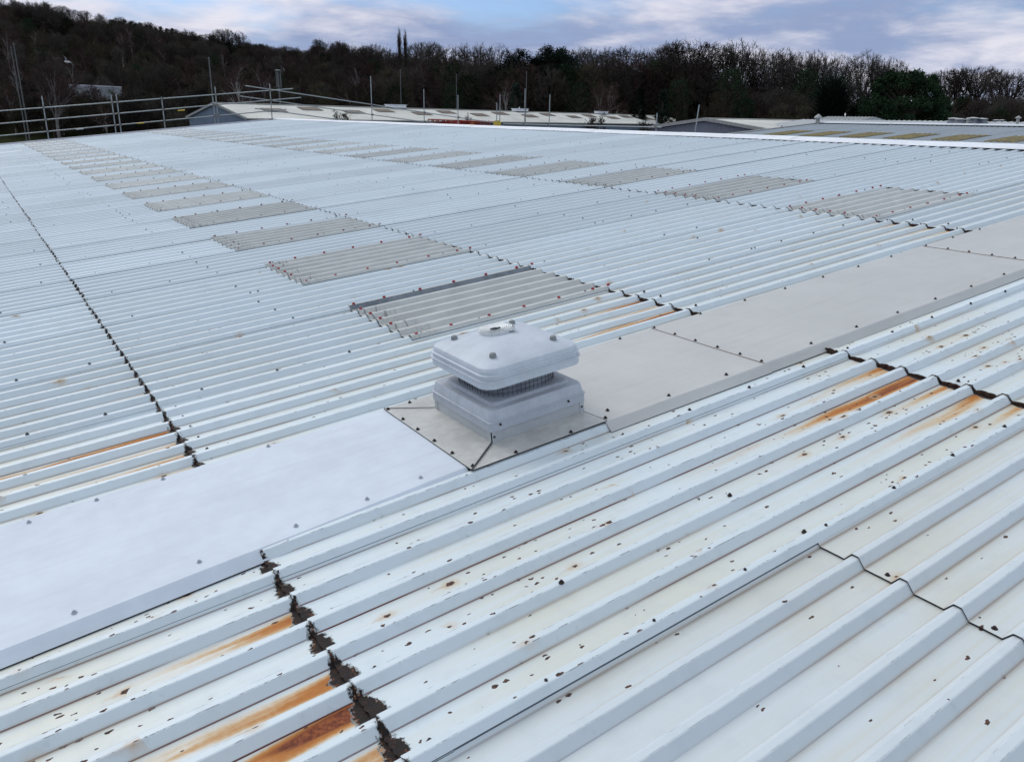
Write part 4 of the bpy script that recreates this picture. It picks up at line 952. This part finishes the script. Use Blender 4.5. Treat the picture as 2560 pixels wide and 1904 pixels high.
KIND = {
 'oak': domed(1, 18, .36, .36, .60, M['twig']),
 'ash': domed(2, 20, .23, .40, .58, M['greytwig'], lean=.25),
 'beech': domed(3, 19, .28, .40, .57, M['twig'], 14, 12, 16),
 'redbirch': bare(4, 15, .5, .3, M['redtwig'], M['palebark'], trunk_frac=.3, dense=1., droop=.5),
 'olive': bare(5, 14, .62, .7, M['olivetwig'], trunk_frac=.12, dense=1., stems=2),
 'maple': bare(6, 17, .55, .9, M['redtwig'], trunk_frac=.2, dense=1.),
 'poplar': domed(8, 24, .065, .44, .54, M['greytwig'], 14, 9, 7),
 'thicket': bare(9, 6, .6, .9, M['twig'], trunk_frac=.05, dense=.8, stems=4),
 'dome': leafy(11, 15, 6.8, M['leaf'], 'dome', 26000, .36), 'pine': leafy(12, 18, 5.5, M['darkleaf'], 'pine', 9000, .42), 'cypress': leafy(13, 9, 1.7, M['darkleaf'], 'cone', 6000, .22),
 'fir': leafy(14, 13, 2.6, M['darkleaf'], 'cone', 3500, .34), 'spiky': spiky(15, 13, 5.2), 'ivy': leafy(16, 13, 2.6, M['leaf'], 'dome', 5000, .26)}
HT = {k: max(v[2] for v in [tuple(q.co) for q in KIND[k][1].vertices]) for k in KIND}
def plant(kind, px, top, D, label, group=None, name='bare_tree', wide=1., cat='tree', base=None):
    """tree whose top reaches image row `top` in column px at depth D"""
    q = atd(px, top, D); gz = ground_z(q[0], q[1]); H = max(2., q[2]-gz) if base is None else base
    s = H/HT[kind]; o = thing(name, label, cat, (q[0], q[1], gz if base is None else q[2]-base), (0, 0, random.uniform(0, 6.28)), group); o.scale = (s*wide, s*wide, s)
    obj('trunk', KIND[kind][0], o); obj('crown', KIND[kind][1], o); return o
g1 = 'bare trees on the right-hand skyline'
for i, (px, top, k) in enumerate([(1690, 101, 'oak'), (1733, 91, 'oak'), (1772, 111, 'beech'), (1815, 106, 'beech'), (1857, 94, 'ash'), (1900, 110, 'ash'), (1927, 114, 'beech'), (1952, 116, 'ash'), (1978, 119, 'ash'), (2000, 126, 'beech'), (2028, 122, 'ash'), (2055, 122, 'ash'), (2085, 130, 'beech'), (2118, 132, 'ash'), (2165, 121, 'ash'), (2198, 134, 'ash'), (2228, 138, 'beech'), (2252, 145, 'ash')]):
    plant(k, px, top, random.uniform(150, 172), ORD[i]+' tall bare tree from the left on the skyline above the grey gable shed', g1, wide=1.45 if i in (1, 4) else random.uniform(.95, 1.2))
for i, (px, top, k) in enumerate([(2378, 166, 'oak'), (2408, 159, 'beech'), (2452, 160, 'oak'), (2515, 172, 'oak'), (2545, 170, 'beech')]): plant(k, px, top, random.uniform(215, 240), ORD[i]+' rounded bare tree from the left on the skyline at the right edge', 'rounded trees at the right edge', wide=1.25)
for i, (px, top, k) in enumerate([(862, 104, 'oak'), (905, 112, 'beech'), (943, 107, 'oak'), (1032, 105, 'ash'), (1060, 98, 'oak'), (1090, 103, 'ash'), (1125, 108, 'beech'), (1165, 105, 'ash'), (1205, 104, 'ash'), (1245, 105, 'beech'), (1450, 112, 'beech'), (1485, 117, 'oak'), (1520, 114, 'ash'), (1575, 112, 'oak'), (1615, 118, 'beech'), (1650, 122, 'ash')]):
    plant(k, px, top, random.uniform(195, 225), ORD[i]+' bare tree from the left on the middle skyline behind the long warehouse', 'bare trees on the middle skyline', wide=1.15)
plant('poplar', 997, 60, 180, 'taller of the two slim poplars rising above the skyline', name='poplar_tree', wide=.62); plant('poplar', 1012, 65, 184, 'shorter of the two slim poplars rising above the skyline', name='poplar_tree', wide=.62)
plant('pine', 1300, 116, 165, 'dark pine left of the gap in the skyline', name='pine_tree', wide=1.2); plant('pine', 1372, 107, 165, 'taller dark pine right of the gap in the skyline', name='pine_tree'); plant('pine', 1405, 113, 168, 'dark pine beside the taller pine, on its right', name='pine_tree', wide=1.1)
plant('dome', 2262, 170, 105, 'big rounded dark green evergreen tree at the right', name='evergreen_tree', wide=.92); plant('dome', 2312, 180, 108, 'evergreen tree merging into the right side of the big evergreen', name='evergreen_tree', wide=.7)
plant('spiky', 2092, 172, 108, 'dark spiky-crowned tree behind the neighbouring roof', name='cabbage_palm', wide=.95); plant('spiky', 2222, 166, 125, 'spiky dark crown showing above the big evergreen', name='cabbage_palm', wide=.6)
for px, top, l in [(1603, 217, 'dark cypress left of the other one behind the long warehouse'), (1660, 222, 'dark cypress nearest the grey gable shed'), (1290, 205, 'dark narrow cypress behind the perched gull')]: plant('cypress', px, top, 145, l, name='cypress_tree', wide=1.2)
for px, top, D, l in [(115, 132, 125, 'red-twigged birch with pale trunk at the left by the rails'), (885, 150, 160, 'birch with pale stem left of the poplars'), (1268, 190, 150, 'pale-stemmed birch behind the perched gull'), (1500, 200, 150, 'birch with reddish crown and pale stems, left of a pair'), (1530, 202, 151, 'birch with reddish crown and pale stems, right of a pair'), (590, 145, 140, 'rusty-twigged birch above the blue-grey gable'), (655, 155, 145, 'pale forked birch just left of the antenna mast'), (2095, 215, 112, 'slim pale birch in front of the spiky tree')]:
    plant('redbirch', px, top, D, l, name='birch_tree')
for px, top, D, h, l in [(855, 270, 64, 3.6, 'bare shrub showing over the ridge at the left'), (1490, 279, 60, 3.8, 'bare shrub in front of the long warehouse wall'), (1618, 294, 60, 3., 'small bare shrub at the right end of the long warehouse wall'), (1173, 279, 62, 3.4, 'thin bare shrub behind the red lift')]:
    plant('thicket', px, top, D, l, name='shrub', base=h, wide=.9 if px != 1173 else .4, cat='shrub')
for i in range(13): plant('fir', 285+i*13+random.uniform(-3, 3), 47+i*2.3+random.uniform(-3, 5), 420, ORD[i]+' small conifer from the left in the row along the hilltop', 'conifers along the hilltop', name='conifer_tree', wide=1.2)
for i, (px, top, k) in enumerate([(30, 12, 'maple'), (60, 8, 'beech'), (85, 5, 'ash'), (110, 0, 'ash'), (135, 18, 'ash')]): plant(k, px, top, 250, ORD[i]+' tall bare tree from the left edge, standing above the hill at the top left', 'tall bare trees at the top left', wide=1.5)
for i, (px, top, k) in enumerate([(520, 82, 'oak'), (545, 78, 'ash'), (560, 70, 'oak'), (600, 76, 'ash')]): plant(k, px, top, 300, ORD[i]+' bare tree from the left on the hill crest left of centre', 'bare trees on the hill crest', wide=1.3)
# ivy clad trunks
for i, (px, top) in enumerate([(990, 205), (1130, 205), (1450, 200), (1700, 190), (1832, 160), (2020, 165)]): plant('ivy', px, top, random.uniform(140, 150), ORD[i]+' dark ivy-clad tree from the left in the front of the wood', 'ivy-clad trees in the wood', name='ivy_tree', wide=1.)

# the wood itself: far-off mass of bare trees, one object, instanced on points
pts, idx, scl, rot_ = [], [], [], []
order = ['oak', 'ash', 'beech', 'olive', 'maple', 'redbirch', 'thicket', 'ivy']; order_s = sorted(order)
protos = bpy.data.collections.new('tree_kinds')
R = random.Random(21)
for k in order_s:
    me = KIND[k][1].copy(); bmj = bmesh.new(); bmj.from_mesh(KIND[k][1]); n_ = len(bmj.faces); bmj.from_mesh(KIND[k][0]); bmj.faces.ensure_lookup_table()
    for f in bmj.faces[n_:]: f.material_index = 1
    bmj.to_mesh(me); bmj.free(); me.materials.append(KIND[k][0].materials[0])
    po = bpy.data.objects.new('tree_kind_'+k, me); protos.objects.link(po)
def scatter(n, pxr, dr, kinds, hr, front=False):
    for _ in range(n):
        px = R.uniform(*pxr); lim = np.interp(px, PXT, D1T)+25
        lo = dr[0]; hi = min(dr[1], lim) if not front else dr[1]
        if hi <= lo: continue
        if 450 < px < 1790: lo = max(lo, 162); hi = max(hi, 172)      # clear of the long warehouse
        D = math.sqrt(R.uniform(lo*lo, hi*hi)); q = atd(px, 280, D); x, y = q[0], q[1]
        k = R.choice(kinds); top = R.uniform(*hr)
        if not front: top *= np.interp(px, [0, 500, 900, 1700, 2100, 2300, 2560], [.82, .82, .9, 1., .9, .72, .72])
        if not front and 1740 < px < 2330: top *= .86
        pts.append((x, y, ground_z(x, y)-.2)); idx.append(order_s.index(k)); scl.append(top/HT[k]); rot_.append(R.uniform(0, 6.28))
main = ['oak', 'ash', 'beech', 'olive', 'maple', 'beech', 'oak', 'olive']
scatter(1500, (-250, 1000), (155, 470), main+['redbirch', 'ivy'], (8, 13))
scatter(620, (800, 1800), (150, 330), main+['maple', 'redbirch', 'ivy'], (12, 17))
scatter(200, (2230, 2850), (120, 170), main+['thicket', 'thicket', 'olive'], (9, 13))
scatter(520, (1700, 2850), (130, 230), main+['olive', 'redbirch', 'ivy'], (12, 16))
scatter(420, (-250, 2850), (134, 152), ['thicket', 'olive', 'redbirch', 'thicket'], (5, 9), True)
scatter(170, (420, 2850), (122, 140), ['thicket', 'thicket', 'ivy', 'olive'], (4, 8), True)
me = bpy.data.meshes.new('woodland'); me.from_pydata(pts, [], [])
for nme, ty, dat in (('kind_index', 'INT', idx), ('tree_scale', 'FLOAT', scl), ('turn', 'FLOAT', rot_)):
    at = me.attributes.new(nme, ty, 'POINT'); at.data.foreach_set('value', dat)
wood = obj('woodland', me, None, label='dark mass of bare winter trees covering the hillside behind the buildings', category='wood', kind='stuff')
ng = bpy.data.node_groups.new('scatter_trees', 'GeometryNodeTree')
ng.interface.new_socket('Geometry', in_out='INPUT', socket_type='NodeSocketGeometry'); ng.interface.new_socket('Geometry', in_out='OUTPUT', socket_type='NodeSocketGeometry')
gi, go = ng.nodes.new('NodeGroupInput'), ng.nodes.new('NodeGroupOutput')
iop = ng.nodes.new('GeometryNodeInstanceOnPoints'); ci = ng.nodes.new('GeometryNodeCollectionInfo'); ci.inputs['Collection'].default_value = protos
ci.inputs['Separate Children'].default_value = True; ci.inputs['Reset Children'].default_value = True
def named(nm, ty):
    n = ng.nodes.new('GeometryNodeInputNamedAttribute'); n.data_type = ty; n.inputs['Name'].default_value = nm; return [s_ for s_ in n.outputs if s_.enabled][0]
ng.links.new(gi.outputs[0], iop.inputs['Points']); ng.links.new(ci.outputs[0], iop.inputs['Instance']); iop.inputs['Pick Instance'].default_value = True
ng.links.new(named('kind_index', 'INT'), iop.inputs['Instance Index'])
cr = ng.nodes.new('ShaderNodeCombineXYZ'); ng.links.new(named('turn', 'FLOAT'), cr.inputs[2]); e2r = ng.nodes.new('FunctionNodeEulerToRotation'); ng.links.new(cr.outputs[0], e2r.inputs[0]); ng.links.new(e2r.outputs[0], iop.inputs['Rotation'])
ng.links.new(named('tree_scale', 'FLOAT'), iop.inputs['Scale'])
ng.links.new(iop.outputs[0], go.inputs[0])
md = wood.modifiers.new('scatter', 'NODES'); md.node_group = ng
